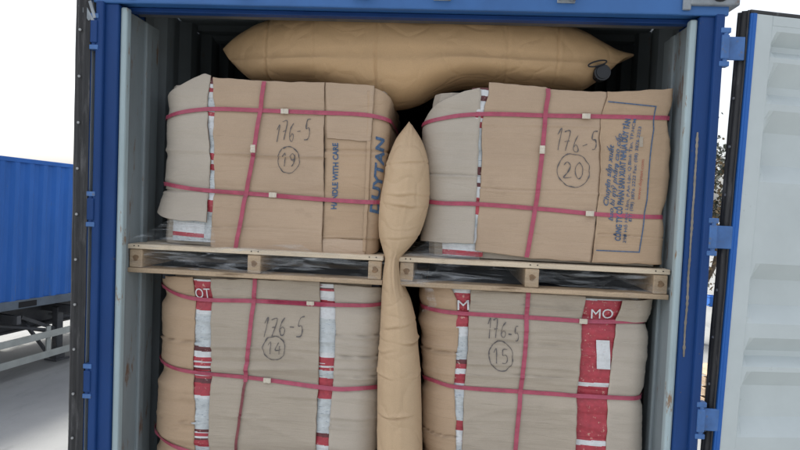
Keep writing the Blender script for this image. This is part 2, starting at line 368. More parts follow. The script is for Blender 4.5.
# ---- doors.  local frame: x from hinge edge to free edge, y>0 is the inner face direction, z up
DW = 1.16; DZ0, DZ1 = .02, HD + .02
def make_door(hx, hy, ang, mirror, hinge_zs, bands):
    root = empty('door', (hx, hy, 0), ang); root.parent = cont
    s = -1 if mirror else 1
    b = MB()
    T = .062                        # thickness, inner face at y=+T/2
    # frame members
    b.box(0, .085, -T / 2, T / 2, DZ0, DZ1, .003); b.box(DW - .085, DW, -T / 2, T / 2, DZ0, DZ1, .003)
    b.box(.085, DW - .085, -T / 2, T / 2 - .001, DZ0, DZ0 + .1, .003); b.box(.085, DW - .085, -T / 2, T / 2 - .001, DZ1 - .04, DZ1, .003)
    fr = b.build('door_frame', M['door_in'], root)
    prof = [(DZ0 + .1, 0.)]
    for zt, zb in bands:                               # zt..zb : underside slope of each corrugation
        prof += [(zt, 0.), (zb, -1.)]
    prof = sorted(prof)
    # between two bands return to proud level with an upward slope
    pr2 = [(DZ0 + .1, 0.)]
    bs = sorted(bands, key=lambda q: q[1])
    for i, (zt, zb) in enumerate(bs):
        lo = bs[i - 1][0] if i else DZ0 + .11
        gap = zb - lo
        r0 = max(lo + .012, zb - min(.20, gap * .75))
        pr2 += [(lo + .0 if i else lo, 0.), (r0, 0.), (r0 + min(.07, (zb - r0) * .6), -1.), (zb, -1.), (zt, 0.)]
    pr2.append((DZ1 - .04, 0.)); pr2 = sorted(set(pr2))
    zs = sorted({q[0] for q in pr2} | {lerp(DZ0 + .1, DZ1 - .04, k / 30) for k in range(31)})
    xs = [.085, .105, .125] + [lerp(.125, DW - .125, k / 12) for k in range(1, 12)] + [DW - .125, DW - .105, DW - .085]
    b = MB(); prev = None
    for x in xs:
        m = min(1, max(0, (x - .088) / .03), max(0, (DW - .088 - x) / .03))
        row = [b.bm.verts.new((x, T / 2 - .002 + .046 * pw(pr2, z) * m + .002 * noise.noise(Vector((x * 3, z * 3, 1))), z)) for z in zs]
        if prev:
            for j in range(len(zs) - 1): b.bm.faces.new((prev[j], row[j], row[j + 1], prev[j + 1]))
        prev = row
    solid(b.build('inner_panel', M['door_in'], root), .004)
    b = MB(); b.box(.07, DW - .07, -T / 2 - .003, -T / 2 + .004, DZ0 + .05, DZ1 - .03); b.build('outer_skin', M['blue'], root)
    b = MB(); b.box(-.010, .0, -T / 2, T / 2 + .002, DZ0, DZ1, .002); b.box(-.002, .014, T / 2 - .002, T / 2 + .004, DZ0, DZ1, .001)
    b.build('edge_trim', M['blue_side'], root)
    # gasket runs down the hinge edge
    b = MB()
    gw = .070
    def gk(u, v):
        z = lerp(DZ0 - .01, DZ1 + .012, v)
        y = -.036 + u * gw * .92
        x = -.012 - .016 * max(0, sin(pi * u)) ** .5 - .006 * cos(6 * pi * u) + .003 * noise.noise(Vector((u * 3, z * 5, hx)))
        return Vector((x, y, z))
    b.grid(gk, 12, 90)
    ga = b.build('gasket', M['rubber'], root, smooth=True); solid(ga, .004)
    z = DZ0 + .06
    while z < DZ1:
        b = MB(); b.cyl((-.028, .002, z), (-.034, .002, z), .0055, 10); b.build('rivet', M['rivet'], root); z += .19
    # gasket on the top edge
    b = MB(); b.box(-.01, DW, -.03, .028, DZ1 + .0005, DZ1 + .016, .004); b.build('top_gasket', M['rubber'], root)
    return root
# right door, swung past 180 degrees
tb = [(62, 84), (110, 131), (264, 281), (339, 354), (373, 390)]
def dz(y): return P(780, y, .02).z
bands = [(2.245, 2.20)] + [(dz(a), dz(c)) for a, c in tb] + [(.45, .37)]
A = radians(11.0)
hr = P(753.5, 40, -.03)
rdoor = make_door(HW + .232, -.02, 0, False, None, bands)
# inner face must look at the camera (-Y): mirror by rotating the slab: local +y -> world -y
rdoor.matrix_local = Matrix.Translation((HW + .192, .03, 2.2)) @ Matrix.Rotation(radians(1.1), 4, 'Y') @ Matrix.Translation((0, 0, -2.2)) @ Matrix.Rotation(A, 4, 'Z') @ Matrix.Scale(-1, 4, (0, 1, 0))
# left door, folded back against the container side
ldoor = make_door(0, 0, 0, False, None, [(2.2, 2.15), (1.7, 1.62), (1.2, 1.12), (.7, .62)])
lx = P(83, 200, 0).x
ldoor.matrix_local = Matrix.Translation((lx - .006, .0, 0)) @ Matrix.Rotation(radians(92), 4, 'Z')
# hinges: lugs, plates, pins
for sx in (1, -1):
    for z in (2.168, 1.433, .703):
        b = MB(); X2 = lambda a, c: sorted((sx * a, sx * c))
        x0, x1 = X2(HW + .096, HW + (.175 if sx > 0 else .108)); b.box(x0, x1, -.004, .006, z - .045, z + .045, .003)
        x0, x1 = X2(HW + .078, HW + .108); b.box(x0, x1, -.024, .010, z - .046, z + .046, .004)
        b.cyl((sx * (HW + .096), -.010, z - .072), (sx * (HW + .096), -.010, z + .072), .011)
        b.build('hinge', M['hinge'] if sx > 0 else M['blue'], cont)
        for dz_ in (-.064, .064):
            b = MB(); x0, x1 = X2(HW + .074, HW + .112); b.box(x0, x1, -.022, .012, z + dz_ - .010, z + dz_ + .010, .003); b.build('hinge_lug', M['hinge'], cont)

# ------------------------------------------------------------------ pallets
YP = .098; PT = 1.287; PH = .128
PX = {'L': (-1.163, -.036), 'R': (.030, 1.158)}
def make_pallet():
    root = empty('wooden_pallet', (0, 0, 0))
    Wd = 1.127; D = 1.1
    r2 = random.Random(5)
    ys = [0, .155, .31, .465, .62, .775, .93]
    for i, y in enumerate(ys):
        b = MB(); z = -.004 * r2.random()
        b.box(0, Wd, y, y + .115, PH - .021 + z, PH + z, .003); b.build('deck_board', M['wood_pale'], root)
    for i, x in enumerate((0.006, Wd / 2 - .028, Wd - .064)):
        b = MB(); b.box(x, x + .058, .006, D - .06, .022, PH - .026, .004); st = b.build('stringer', M['wood'], root)
        # knot in the sawn end
        b = MB(); vs = [b.bm.verts.new((x + .029 + (.013 + .003 * sin(3 * t + i)) * cos(t), .0052, .064 + .014 * sin(t))) for t in [2 * pi * k / 20 for k in range(20)]]
        b.bm.faces.new(vs); kn = b.build('knot', M['wood_dark'], st)
    for y in (0.002, .50, .93):
        b = MB(); b.box(0, Wd, y, y + .1, 0, .021, .003); b.build('bottom_board', M['wood'], root)
    # nails in the front board
    for x in (.03, .05, Wd / 2 - .01, Wd / 2 + .02, Wd - .03, Wd - .06):
        b = MB(); b.cyl((x, .002, PH - .010), (x, -.0015, PH - .010), .0028, 8); b.build('nail', M['hole'], root)
    return root
def copy_tree(o, parent=None):
    c = o.copy(); COL.objects.link(c)
    if parent: c.parent = parent
    for ch in [q for q in bpy.data.objects if q.parent == o and q is not c]: copy_tree(ch, c)
    return c
pal = make_pallet(); pal.location = (PX['L'][0], YP, PT - PH)
tag(pal, 'pale pine pallet on the left, under the load marked 19', 'pallet', 'pallets between the two layers of cartons')
pal2 = copy_tree(pal); pal2.location = (PX['R'][0], YP, PT - PH)
pal2['label'] = 'pale pine pallet on the right, under the load marked 20'

# ------------------------------------------------------------------ strapped loads
class Load:
    """front of a strapped load: wraps a rounded front; a = arc length from the start of the flat front"""
    def __init__(s, left, right, Yf, rl, rr, z0, z1, seed, squeeze, amp=.004, squeeze_d=.010, D=1.0):
        # left/right: list of (px,py) silhouette points
        s.Yf, s.rl, s.rr, s.z0, s.z1, s.seed, s.D, s.amp, s.sd = Yf, rl, rr, z0, z1, seed, D, amp, squeeze_d; s.cr = []; s.crush = .0022 if z1 > 1.5 else .0055
        f = lambda pts, r: sorted([(P(x, y, Yf + r * .9).z, P(x, y, Yf + r * .9).x) for x, y in pts])
        s.L = f(left, rl); s.R = f(right, rr); s.sq = squeeze
    def xl(s, z): return spw(s.L, z)
    def xr(s, z): return spw(s.R, z)
    def S(s, a, z, off=0):
        xl, xr = s.xl(z), s.xr(z); F = (xr - s.rr) - (xl + s.rl)
        if a < 0:
            th = -a / s.rl
            if th <= pi / 2:
                n = Vector((-sin(th), -cos(th), 0)); p = Vector((xl + s.rl - s.rl * sin(th), s.Yf + s.rl * (1 - cos(th)), z))
            else:
                n = Vector((-1, 0, 0)); p = Vector((xl, s.Yf + s.rl + (-a - s.rl * pi / 2), z))
        elif a > F:
            th = (a - F) / s.rr
            if th <= pi / 2:
                n = Vector((sin(th), -cos(th), 0)); p = Vector((xr - s.rr + s.rr * sin(th), s.Yf + s.rr * (1 - cos(th)), z))
            else:
                n = Vector((1, 0, 0)); p = Vector((xr, s.Yf + s.rr + (a - F - s.rr * pi / 2), z))
        else:
            n = Vector((0, -1, 0)); p = Vector((xl + s.rl + a, s.Yf, z))
        d = s.amp * noise.noise(Vector((p.x * 3 + s.seed, p.y * 3, z * 3))) * 1.6
        d += s.amp * .45 * noise.noise(Vector((p.x * 1.5 + s.seed, p.y * 2, z * 22)))
        rg = 1 - abs(noise.noise(Vector((a * 1.6 + s.seed, z * 10, s.seed * 3.1)))); d += s.crush * (rg ** 9 - .3)
        rg = 1 - abs(noise.noise(Vector((a * 3 + s.seed, z * 27, s.seed * 1.7)))); d += s.crush * .4 * rg ** 10
        for cz, cd, cw, c0, c1, sd_ in s.cr:
            if c0 < a < c1 and abs(z - cz) < .09:
                zc = cz + .010 * noise.noise(Vector((a * 3, cz * 9, sd_)))
                cm = min(1, max(.2, .65 + 1.1 * noise.noise(Vector((a * 4, cz * 13, sd_ + 2.)))))
                d += 2.0 * cm * cd * (math.exp(-((z - zc) / (cw * .5)) ** 2) - .6 * math.exp(-((z - zc + cw * 1.3) / (cw * .9)) ** 2))
        for q in s.sq:
            zq = q(p.x) if callable(q) else q
            d -= s.sd * math.exp(-((z - zq) / .035) ** 2)
        return p + n * (d + off)
    def A(s, x, y):
        """picture point -> (a, z) on the front, found by walking the plan curve"""
        z = P(x, y, s.Yf).z; X = P(x, y, s.Yf).x
        for _ in range(4):
            xl, xr = s.xl(z), s.xr(z); F = xr - s.rr - xl - s.rl
            if X < xl + s.rl:
                d = min(1, (xl + s.rl - X) / s.rl); th = math.asin(max(0, d)); Yc = s.Yf + s.rl * (1 - cos(th)); a = -th * s.rl
            elif X > xr - s.rr:
                d = min(1, (X - xr + s.rr) / s.rr); th = math.asin(max(0, d)); Yc = s.Yf + s.rr * (1 - cos(th)); a = F + th * s.rr
            else:
                Yc = s.Yf; a = X - xl - s.rl
            q = P(x, y, Yc); z = q.z; X = q.x
        return a, z
    def F(s, z): return s.xr(z) - s.rr - s.xl(z) - s.rl

def core(ld, root, m):
    b = MB()
    zs = [lerp(ld.z0, ld.z1, k / 24) for k in range(25)]
    N_ = 48; rings = []
    for z in zs:
        F = ld.F(z); a0 = -(ld.rl * pi / 2 + ld.D); a1 = F + ld.rr * pi / 2 + ld.D
        rings.append([b.bm.verts.new(ld.S(lerp(a0, a1, k / N_), z, -.022)) for k in range(N_ + 1)])
    for A_, B_ in zip(rings, rings[1:]):
        for k in range(N_): b.bm.faces.new((A_[k], A_[k + 1], B_[k + 1], B_[k]))
        b.bm.faces.new((A_[-1], A_[0], B_[0], B_[-1]))
    b.bm.faces.new(rings[0]); b.bm.faces.new(rings[-1][::-1])
    return b.build('carton_stack', m, root, smooth=False)

def sheet(ld, root, name, m, left, right, top, bot, off=0.0, th=.005, rag=.003, back_l=None, back_r=None, creases=(), curl=0, nu=None, crush=.006, lift=0, seed=0, flare=0):
    """cardboard sheet. left/right: picture polylines of its two edges (or None = wraps round the side); top/bot: picture polylines"""
    if left:  Lp = sorted([(ld.A(x, y)[1], ld.A(x, y)[0]) for x, y in left])
    if right: Rp = sorted([(ld.A(x, y)[1], ld.A(x, y)[0]) for x, y in right])
    Tp = sorted([ld.A(x, y) for x, y in top]); Bp = sorted([ld.A(x, y) for x, y in bot])
    nv = 170; nu = nu or 60
    zm = (Tp[0][1] + Bp[0][1]) / 2
    ca0 = pw(Lp, zm) - .01 if left else -9; ca1 = pw(Rp, zm) + .01 if right else 9
    for (cz, cd, cw) in creases: ld.cr.append((cz, cd, cw, ca0, ca1, seed))
    def f(u, v):
        z = lerp(Bp[0][1], Tp[0][1], v)
        for _ in range(3):
            al = pw(Lp, z) if left else -(ld.rl * pi / 2 + (back_l or .5))
            ar = pw(Rp, z) if right else ld.F(z) + ld.rr * pi / 2 + (back_r or .5)
            if left: al += rag * noise.noise(Vector((z * 25, seed, 0)))
            if right: ar += rag * noise.noise(Vector((z * 25, seed + 5, 3)))
            a = lerp(al, ar, u)
            z = lerp(pw(Bp, a), pw(Tp, a), v)
        zt, zb = pw(Tp, a), pw(Bp, a)
        z = lerp(zb + rag * 1.5 * noise.noise(Vector((a * 16, seed, 9))), zt + rag * 1.5 * noise.noise(Vector((a * 16, seed, 4))), v)
        d = off
        if lift:
            hold = 1
            for q in ld.sq: hold *= 1 - math.exp(-((z - (q(0) if callable(q) else q)) / .07) ** 2)
            d += lift * hold * (max(0, (abs(u - .5) - .40) / .10) ** 2) * (.5 + abs(noise.noise(Vector((z * 7, seed, u * 2)))) * 1.6)
        if curl: d += curl * max(0, (u - .86) / .14) ** 2
        if flare: d += flare * max(0, (.28 - v) / .28) ** 2
        return ld.S(a, z, d)
    b = MB(); b.grid(f, nu, nv)
    o = b.build(name, [m, M['card_edge']], root, smooth=True, normals=False)
    md = o.modifiers.new('thickness', 'SOLIDIFY'); md.thickness = th; md.offset = -1; md.material_offset_rim = 1
    return o
def packs(ld, root, left, right, top, bot, pat, off=-.012, bulge=.014, wraps=None):
    off, bulge = -.010, .015
    """column of printed packs seen in the gap between two sheets; pat = list of (py, kind) from the top down"""
    Lp = sorted([(ld.A(x, y)[1], ld.A(x, y)[0]) for x, y in left]); Rp = sorted([(ld.A(x, y)[1], ld.A(x, y)[0]) for x, y in right])
    z0 = ld.A(*bot)[1]; z1 = ld.A(*top)[1]
    kz = [(ld.A(left[0][0], py)[1], k) for py, k in pat]
    def f(u, v):
        z = lerp(z0, z1, v); a = lerp(pw(Lp, z) - .02, pw(Rp, z) + .02, u)
        bl = bulge * sin(pi * u) * (.55 + .45 * abs(sin(z * 30 + ld.seed)) ** .5)
        return ld.S(a, z, off + bl + .0012 * noise.noise(Vector((a * 40, z * 40, 2))))
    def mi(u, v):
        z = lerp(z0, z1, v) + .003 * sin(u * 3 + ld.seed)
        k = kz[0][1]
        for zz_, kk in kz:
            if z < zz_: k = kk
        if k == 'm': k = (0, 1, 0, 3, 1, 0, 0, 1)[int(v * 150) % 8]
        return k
    b = MB(); b.grid(f, 10, 420, mi)
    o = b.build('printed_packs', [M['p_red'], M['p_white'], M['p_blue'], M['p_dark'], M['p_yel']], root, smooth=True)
    return o
def strap(ld, root, pts, m='strap', wrap=True, off=.0125, wd=.0175, closed_back=True, name='strap'):
    """horizontal strap through picture points; goes on round both sides of the load"""
    q = sorted([ld.A(x, y) for x, y in pts])
    F = ld.F(q[0][1])
    lo = -(ld.rl * pi / 2 + .45) if wrap in (True, 'l') else q[0][0]
    hi = ld.F(q[-1][1]) + ld.rr * pi / 2 + .45 if wrap in (True, 'r') else q[-1][0]
    def f(u, v):
        a = lerp(lo, hi, u); z = spw(q, a) + (v - .5) * wd * (1 + .06 * noise.noise(Vector((a * 9, 1, ld.seed))))
        return ld.S(a, z, off)
    b = MB(); b.grid(f, 150, 2)
    o = b.build(name, M[m], root, normals=False); solid(o, .0015); return o
def vstrap(ld, root, pts, m='strap', off=.0150, wd=.0185):
    q = sorted([(ld.A(x, y)[1], ld.A(x, y)[0]) for x, y in pts])
    def f(u, v):
        z = lerp(q[0][0], q[-1][0], u); a = spw(q, z) + (v - .5) * wd
        return ld.S(a, z, off)
    b = MB(); b.grid(f, 90, 2, flip=True)
    o = b.build('vertical_strap', M[m], root, normals=False); solid(o, .0015); return o
def clip(ld, parent, x, y, vert=False):
    a, z = ld.A(x, y); p = ld.S(a, z, .0185)
    b = MB()
    w_, h_ = (.034, .0215) if not vert else (.0215, .034)
    b.box(-w_ / 2, w_ / 2, -.0025, .004, -h_ / 2, h_ / 2, .0015)
    for t in (-.25, .25):
        if vert: b.box(-w_ / 2 - .0005, w_ / 2 + .0005, -.0045, -.002, t * h_ - .0025, t * h_ + .0025, .001)
        else: b.box(t * w_ - .0025, t * w_ + .0025, -.0045, -.002, -h_ / 2 - .0005, h_ / 2 + .0005, .001)
    for v in b.bm.verts: v.co += p
    return b.build('strap_seal', M['clip'], parent)
GL = {
 '1': [[(.05, .72), (.30, 1), (.28, 0)]],
 '7': [[(0, .95), (.52, 1), (.18, 0)], [(.08, .48), (.48, .54)]],
 '6': [[(.45, 1), (.15, .7), (.02, .3), (.15, .03), (.42, .05), (.5, .3), (.3, .46), (.05, .3)]],
 '-': [[(.05, .45), (.42, .5)]],
 '5': [[(.5, 1), (.12, .96), (.08, .58), (.36, .6), (.5, .34), (.36, .06), (.02, .04)]],
 '0': [[(.3, 1), (.05, .7), (.03, .3), (.22, 0), (.46, .22), (.5, .7), (.3, 1)]],
 '2': [[(.03, .8), (.25, 1), (.46, .78), (.3, .4), (.0, .04), (.52, .08)]],
 '9': [[(.5, .78), (.28, 1), (.05, .78), (.2, .5), (.46, .62), (.5, .9), (.42, .3), (.22, 0)]],
 '4': [[(.3, 1), (.02, .38), (.55, .42)], [(.42, .72), (.38, 0)]],
}
def writing(ld, root, text, x0, y0, x1, y1, circ=None, off=.0035, wd=.0044):
    """hand written marker strokes between picture points (baseline left) and (top right)"""
    b = MB()
    a0, z0 = ld.A(x0, y0); a1, z1 = ld.A(x1, y1); tilt = (ld.A(x1, y0)[1] - z0) / (a1 - a0) * 0
    W_ = a1 - a0; H_ = z1 - z0; n = len(text)
    def ribbon(pts):
        # resample smooth
        q = []
        for i in range(len(pts) - 1):
            p0 = pts[max(0, i - 1)]; p1 = pts[i]; p2 = pts[i + 1]; p3 = pts[min(len(pts) - 1, i + 2)]
            for k in range(5):
                t = k / 5
                q.append(tuple(.5 * ((2 * p1[c]) + (-p0[c] + p2[c]) * t + (2 * p0[c] - 5 * p1[c] + 4 * p2[c] - p3[c]) * t * t + (-p0[c] + 3 * p1[c] - 3 * p2[c] + p3[c]) * t ** 3) for c in (0, 1)))
        q.append(pts[-1]); prev = None
        for i, (a, z) in enumerate(q):
            d = Vector((q[min(i + 1, len(q) - 1)][0] - q[max(i - 1, 0)][0], q[min(i + 1, len(q) - 1)][1] - q[max(i - 1, 0)][1]))
            if d.length < 1e-6: continue
            d.normalize(); nx, nz = -d.y, d.x; h = wd / 2 * (.45 + 1.5 * abs(noise.noise(Vector((a * 45, z * 45, ld.seed)))))
            cur = [b.bm.verts.new(ld.S(a + nx * h * s_, z + nz * h * s_, off)) for s_ in (-1, 1)]
            if prev: b.bm.faces.new((prev[0], cur[0], cur[1], prev[1]))
            prev = cur
    jt = [(random.uniform(.8, 1.1), random.uniform(.72, 1.0), random.uniform(-.1, .3), random.uniform(-.04, .16)) for _ in text]
    for i, c in enumerate(text):
        cw = W_ / n
        for st in GL[c]:
            sx_, sy_, rt_, dn_ = jt[i]
            px_ = None
            ribbon([(a0 + i * cw + px * cw * 1.35 * sx_ + rt_ * py * cw + random.uniform(-.05, .05) * cw + 0 + .12 * py * cw, z0 + dn_ * H_ + py * H_ * sy_ + random.uniform(-.035, .035) * H_) for px, py in st])
    if circ:
        t2, cx, cy, rx, ry = circ
        ca, cz = ld.A(cx, cy); ra = abs(ld.A(cx + rx, cy)[0] - ca); rz = abs(ld.A(cx, cy - ry)[1] - cz)
        ribbon([(ca + ra * cos(t) * (1 + random.uniform(-.04, .05)), cz + rz * (1 + random.uniform(-.04, .05)) * sin(t)) for t in [1.9 + 2 * pi * k / 22 * 1.03 for k in range(23)]])
        cw = ra * 1.25 / len(t2)
        for i, c in enumerate(t2):
            for st in GL[c]:
                ribbon([(ca - ra * .62 + i * cw * 1.15 + px * cw * 1.5, cz - rz * .5 + py * rz * 1.0) for px, py in st])
    o = b.build('handwriting', M['marker'], root); return o
DG = None
def print_text(ld, root, text, p0, p1, hpx, m, off=.0035, bold=0.0, name='printed_text', shear=0):
    """text printed along the line p0 -> p1 (picture points), letter height hpx (picture px), stretched to fit"""
    c = bpy.data.curves.new('t', 'FONT'); c.body = text; c.size = 1; c.offset = bold; c.resolution_u = 3; c.shear = shear
    to = bpy.data.objects.new('t', c); COL.objects.link(to)
    dg = bpy.context.evaluated_depsgraph_get(); me = bpy.data.meshes.new_from_object(to.evaluated_get(dg))
    bpy.data.objects.remove(to)
    xs = [v.co.x for v in me.vertices]; W_ = max(xs) - min(xs); mx = min(xs)
    A0 = Vector(ld.A(*p0)); A1 = Vector(ld.A(*p1)); d = A1 - A0; n = Vector((-d.y, d.x)).normalized()
    hh = hpx * (ld.Yf + 2.376) / FPX
    bt = bmesh.new(); bt.from_mesh(me); bmesh.ops.triangulate(bt, faces=bt.faces[:])
    lim = .007 / (d.length / W_)
    for _ in range(4):
        le = [e_ for e_ in bt.edges if e_.calc_length() > lim * 1.6]
        if not le: break
        bmesh.ops.subdivide_edges(bt, edges=le, cuts=1); bmesh.ops.triangulate(bt, faces=bt.faces[:])
    bt.to_mesh(me); bt.free()
    for v in me.vertices:
        q = A0 + d * ((v.co.x - mx) / W_) + n * (v.co.y / .72 * hh)
        v.co = ld.S(q.x, q.y, off)
    me.name = name
    return link(name, me, m, root)

# ---- upper left load (19)
zT = PT + .003
UL = Load([(170, 90), (169.5, 130), (169, 160), (166, 195), (162, 232)], [(391, 95), (390, 130), (386, 170), (382, 215), (378, 245)],
          .150, .115, .055, zT, P(280, 84, .15).z - .012, 11, [P(280, 111, .15).z, P(280, 193, .15).z])
t1 = empty('strapped_load', (P(275, 250, .15).x, .6, PT)); tag(t1, 'strapped cardboard load marked 176-5 with a circled 19, on the left upper pallet', 'carton load', 'strapped loads of cartons in the container')
ROOT = t1
def K(root):
    # parts are modelled in container space; hang them under their root without moving them
    return root
core(UL, None, M['card_grey']).parent = t1
sheet(UL, t1, 'side_sheet', M['card_grey'], None, [(212, 77), (207, 105), (211, 160), (208, 200), (209, 222)], [(150, 104), (172, 91), (190, 81), (205, 73), (214, 77)], [(150, 208), (172, 219), (210, 222)], off=.004, lift=.010, seed=1,
      creases=[(P(190, 192, .15).z, -.006, .008), (P(190, 150, .15).z, .003, .02)], flare=.02)
packs(UL, t1, [(206, 76), (205, 240)], [(216, 78), (216, 250)], (211, 78), (211, 242),
      [(60, 3), (78, 3), (84, 1), (88, 0), (92, 1), (98, 2), (112, 0), (116, 1), (135, 2), (153, 0), (160, 1), (164, 0), (170, 2), (188, 1), (200, 0), (212, 2)], off=-.006, bulge=.010)
packs(UL, t1, [(176, 215), (176, 245)], [(206, 215), (206, 245)], (190, 215), (190, 241), [(200, 2), (222, 1), (232, 0), (236, 2)], off=.0, bulge=.008)
sheet(UL, t1, 'front_sheet', M['card'], [(214, 79), (215, 160), (212, 249)], [(325, 83), (324, 160), (323, 254)], [(214, 77.5), (262, 81), (326, 83)], [(212, 249.5), (260, 253), (324, 254.5)], off=.004, lift=.011, seed=2,
      creases=[(P(260, 155, .15).z, .005, .006), (P(260, 195, .15).z, -.003, .012), (P(260, 228, .15).z, -.003, .005)])
sheet(UL, t1, 'side_sheet', M['card2'], [(324, 84), (325, 160), (322, 254)], None, [(324, 83.5), (375, 88), (395, 100)], [(322, 254), (366, 256), (384, 250)], off=.001, seed=3,
      creases=[(P(350, 150, .15).z, -.003, .01), (P(350, 238, .15).z, .004, .006)])
sheet(UL, t1, 'top_flap', M['card'], [(326, 84), (327, 139)], [(375, 86), (371, 142)], [(326, 83), (376, 86)], [(327, 138.5), (371, 141.5)], off=.0075, th=.004, seed=4, curl=.003, nu=20)
sheet(UL, t1, 'bottom_flap', M['card_pale'], [(322, 239), (322, 254)], [(366, 241), (365, 256)], [(322, 238), (366, 240)], [(322, 254), (365, 256)], off=.0065, th=.004, seed=5, nu=20)
sheet(UL, t1, 'edge_sheet', M['card2'], [(368, 92), (366, 170), (363, 250)], [(372, 92), (370, 170), (366, 250)], [(367, 91), (373, 91)], [(363, 252), (367, 252)], off=.008, th=.004, seed=6, nu=6)
s1 = strap(UL, t1, [(170, 117), (190, 111), (213, 109), (262, 110.5), (325, 113), (366, 115), (389, 121)])
s2 = strap(UL, t1, [(168, 184), (190, 188.5), (213, 191), (262, 194.5), (325, 199.5), (366, 202), (383, 202)])
clip(UL, s1, 285, 111.5); clip(UL, s2, 273, 195)
v1 = vstrap(UL, t1, [(265, 82), (258, 128), (247, 190), (240, 230), (236, 252)]); clip(UL, v1, 254, 149, True)
writing(UL, t1, '176-5', 275, 141, 312, 120, ('19', 289, 160, 11, 13), off=.0075)
print_text(UL, t1, 'HANDLE WITH CARE', (336.5, 209), (338, 143), 5.6, M['ink_blue'], bold=.03, off=.0035)
print_text(UL, t1, 'DUYTAN', (377.2, 214), (384, 137), 8.6, M['ink_blue'], bold=.035, off=.0045, shear=.15)

# ---- upper right load (20)
UR = Load([(430, 96), (426, 110), (423, 130), (423, 170), (424, 200), (424, 245)], [(670, 95), (667, 150), (663, 200), (659, 262)],
          .135, .12, .022, zT, P(560, 92, .135).z - .012, 23, [P(548, 115, .135).z, P(548, 208, .135).z])
t2 = empty('strapped_load', (.56, .6, PT)); tag(t2, 'strapped cardboard load marked 176-5 with a circled 20, blue company print on its right sheet', 'carton load', 'strapped loads of cartons in the container')
core(UR, t2, M['card_grey'])
sheet(UR, t2, 'side_sheet', M['card_grey'], None, [(480, 89), (481, 118), (478, 160), (476, 205), (473, 243)], [(418, 124), (430, 110), (450, 97), (465, 91), (481, 88)], [(418, 240), (440, 242), (473, 243.5)], off=.004, lift=.010, seed=11,
      creases=[(P(450, 174, .135).z, -.004, .006)], flare=.014)
packs(UR, t2, [(477, 88), (474, 240)], [(491, 88), (480, 240)], (484, 88), (477, 243),
      [(60, 3), (88, 3), (90, 1), (96, 3), (101, 1), (112, 0), (118, 1), (122, 0), (128, 2), (167, 3), (175, 1), (183, 3), (187, 1), (198, 0), (215, 2), (228, 1)], off=-.006, bulge=.010)
packs(UR, t2, [(446, 240), (446, 262)], [(478, 240), (478, 262)], (460, 240), (460, 256), [(200, 2), (244, 1), (250, 0), (255, 2)], off=0., bulge=.008)
sheet(UR, t2, 'front_sheet', M['card'], [(489, 84), (482, 160), (475, 250)], [(607, 92), (600, 170), (590, 262)], [(489, 82.5), (546, 87), (549, 89.5), (608, 92.5)], [(475, 250.5), (530, 258), (590, 262)], off=.004, lift=.003, seed=12,
      creases=[(P(540, 190, .135).z, -.003, .006), (P(540, 125, .135).z, .003, .012)])
ps = sheet(UR, t2, 'printed_sheet', M['card2'], [(607, 92), (600, 170), (591, 262)], [(669.5, 90), (667, 150), (660, 263)], [(606, 92), (640, 91), (669.5, 89)], [(590, 262), (658, 264.5)], off=.0065, lift=.008, seed=13,
      creases=[(P(630, 236, .135).z, -.004, .005)])
sheet(UR, t2, 'back_sheet', M['card'], [(655, 98), (646, 258)], None, [(655, 97), (672, 97)], [(640, 258), (662, 258)], off=-.012, seed=14, nu=20)
s1 = strap(UR, t2, [(424, 125), (440, 119), (460, 115.5), (489, 114), (548, 115.5), (606, 116.5), (665, 118)], off=.010)
s2 = strap(UR, t2, [(424, 200), (440, 203), (475, 204), (548, 209.5), (595, 214), (640, 216.5), (660, 217)], off=.010)
clip(UR, s1, 586, 116.3); clip(UR, s2, 589, 213.5)
v1 = vstrap(UR, t2, [(547.5, 89), (544, 130), (537.5, 190), (531, 230), (526, 257)], off=.013); clip(UR, v1, 541.5, 150, True)
writing(UR, t2, '176-5', 554, 152, 601, 131, ('20', 573, 170.5, 16, 16.5), off=.0075)
O_ = .0102
def line_on(ld, root, pts, m, wd=.0045, off=O_):
    b = MB()
    for (p, q) in zip(pts, pts[1:]):
        A0, A1 = Vector(ld.A(*p)), Vector(ld.A(*q)); d = (A1 - A0); n = Vector((-d.y, d.x)).normalized() * wd / 2
        d = d.normalized() * wd / 2; A0 = A0 - d; A1 = A1 + d
        def f(u, v):
            r = A0.lerp(A1, u) + n * (2 * v - 1)
            return ld.S(r.x, r.y, off)
        b.grid(f, 24, 1)
    return b.build('printed_border', m, root)
line_on(UR, t2, [(608, 102), (655, 107), (653, 130), (646, 200), (638.5, 252), (594, 250)], M['ink_blue'])
print_text(UR, t2, 'Chuyên sản xuất', (607.5, 206), (613.5, 145), 5, M['ink_blue'], bold=.015, off=O_, shear=.3)
print_text(UR, t2, 'bao bì mỹ phẩm cao cấp', (612, 221), (621.5, 134), 4.6, M['ink_blue'], bold=.012, off=O_, shear=.3)
print_text(UR, t2, 'CÔNG TY CỔ PHẦN SẢN XUẤT NHỰA DUY TÂN', (619.5, 241), (631, 119), 5.6, M['ink_blue'], bold=.03, off=O_)
print_text(UR, t2, '298 Hồ Học Lãm, P.An Lạc, Q.Bình Tân, TP.HCM', (625, 243), (636.5, 119), 3.0, M['ink_blue'], bold=.008, off=O_)
print_text(UR, t2, 'ĐT: (08) 3876 2222 Fax: (08) 3876 2223', (631, 222), (641, 127), 3.0, M['ink_blue'], bold=.008, off=O_)
print_text(UR, t2, 'www.duytan.com', (639, 200), (643.5, 160), 3.0, M['ink_red'], bold=.008, off=O_)
def rect_on(ld, root, x0, y0, x1, y1, m):
    A0, A1 = ld.A(x0, y1), ld.A(x1, y0); b = MB()
    b.grid(lambda u, v: ld.S(lerp(A0[0], A1[0], u), lerp(A0[1], A1[1], v), O_), 2, 2); return b.build('printed_panel', m, root)
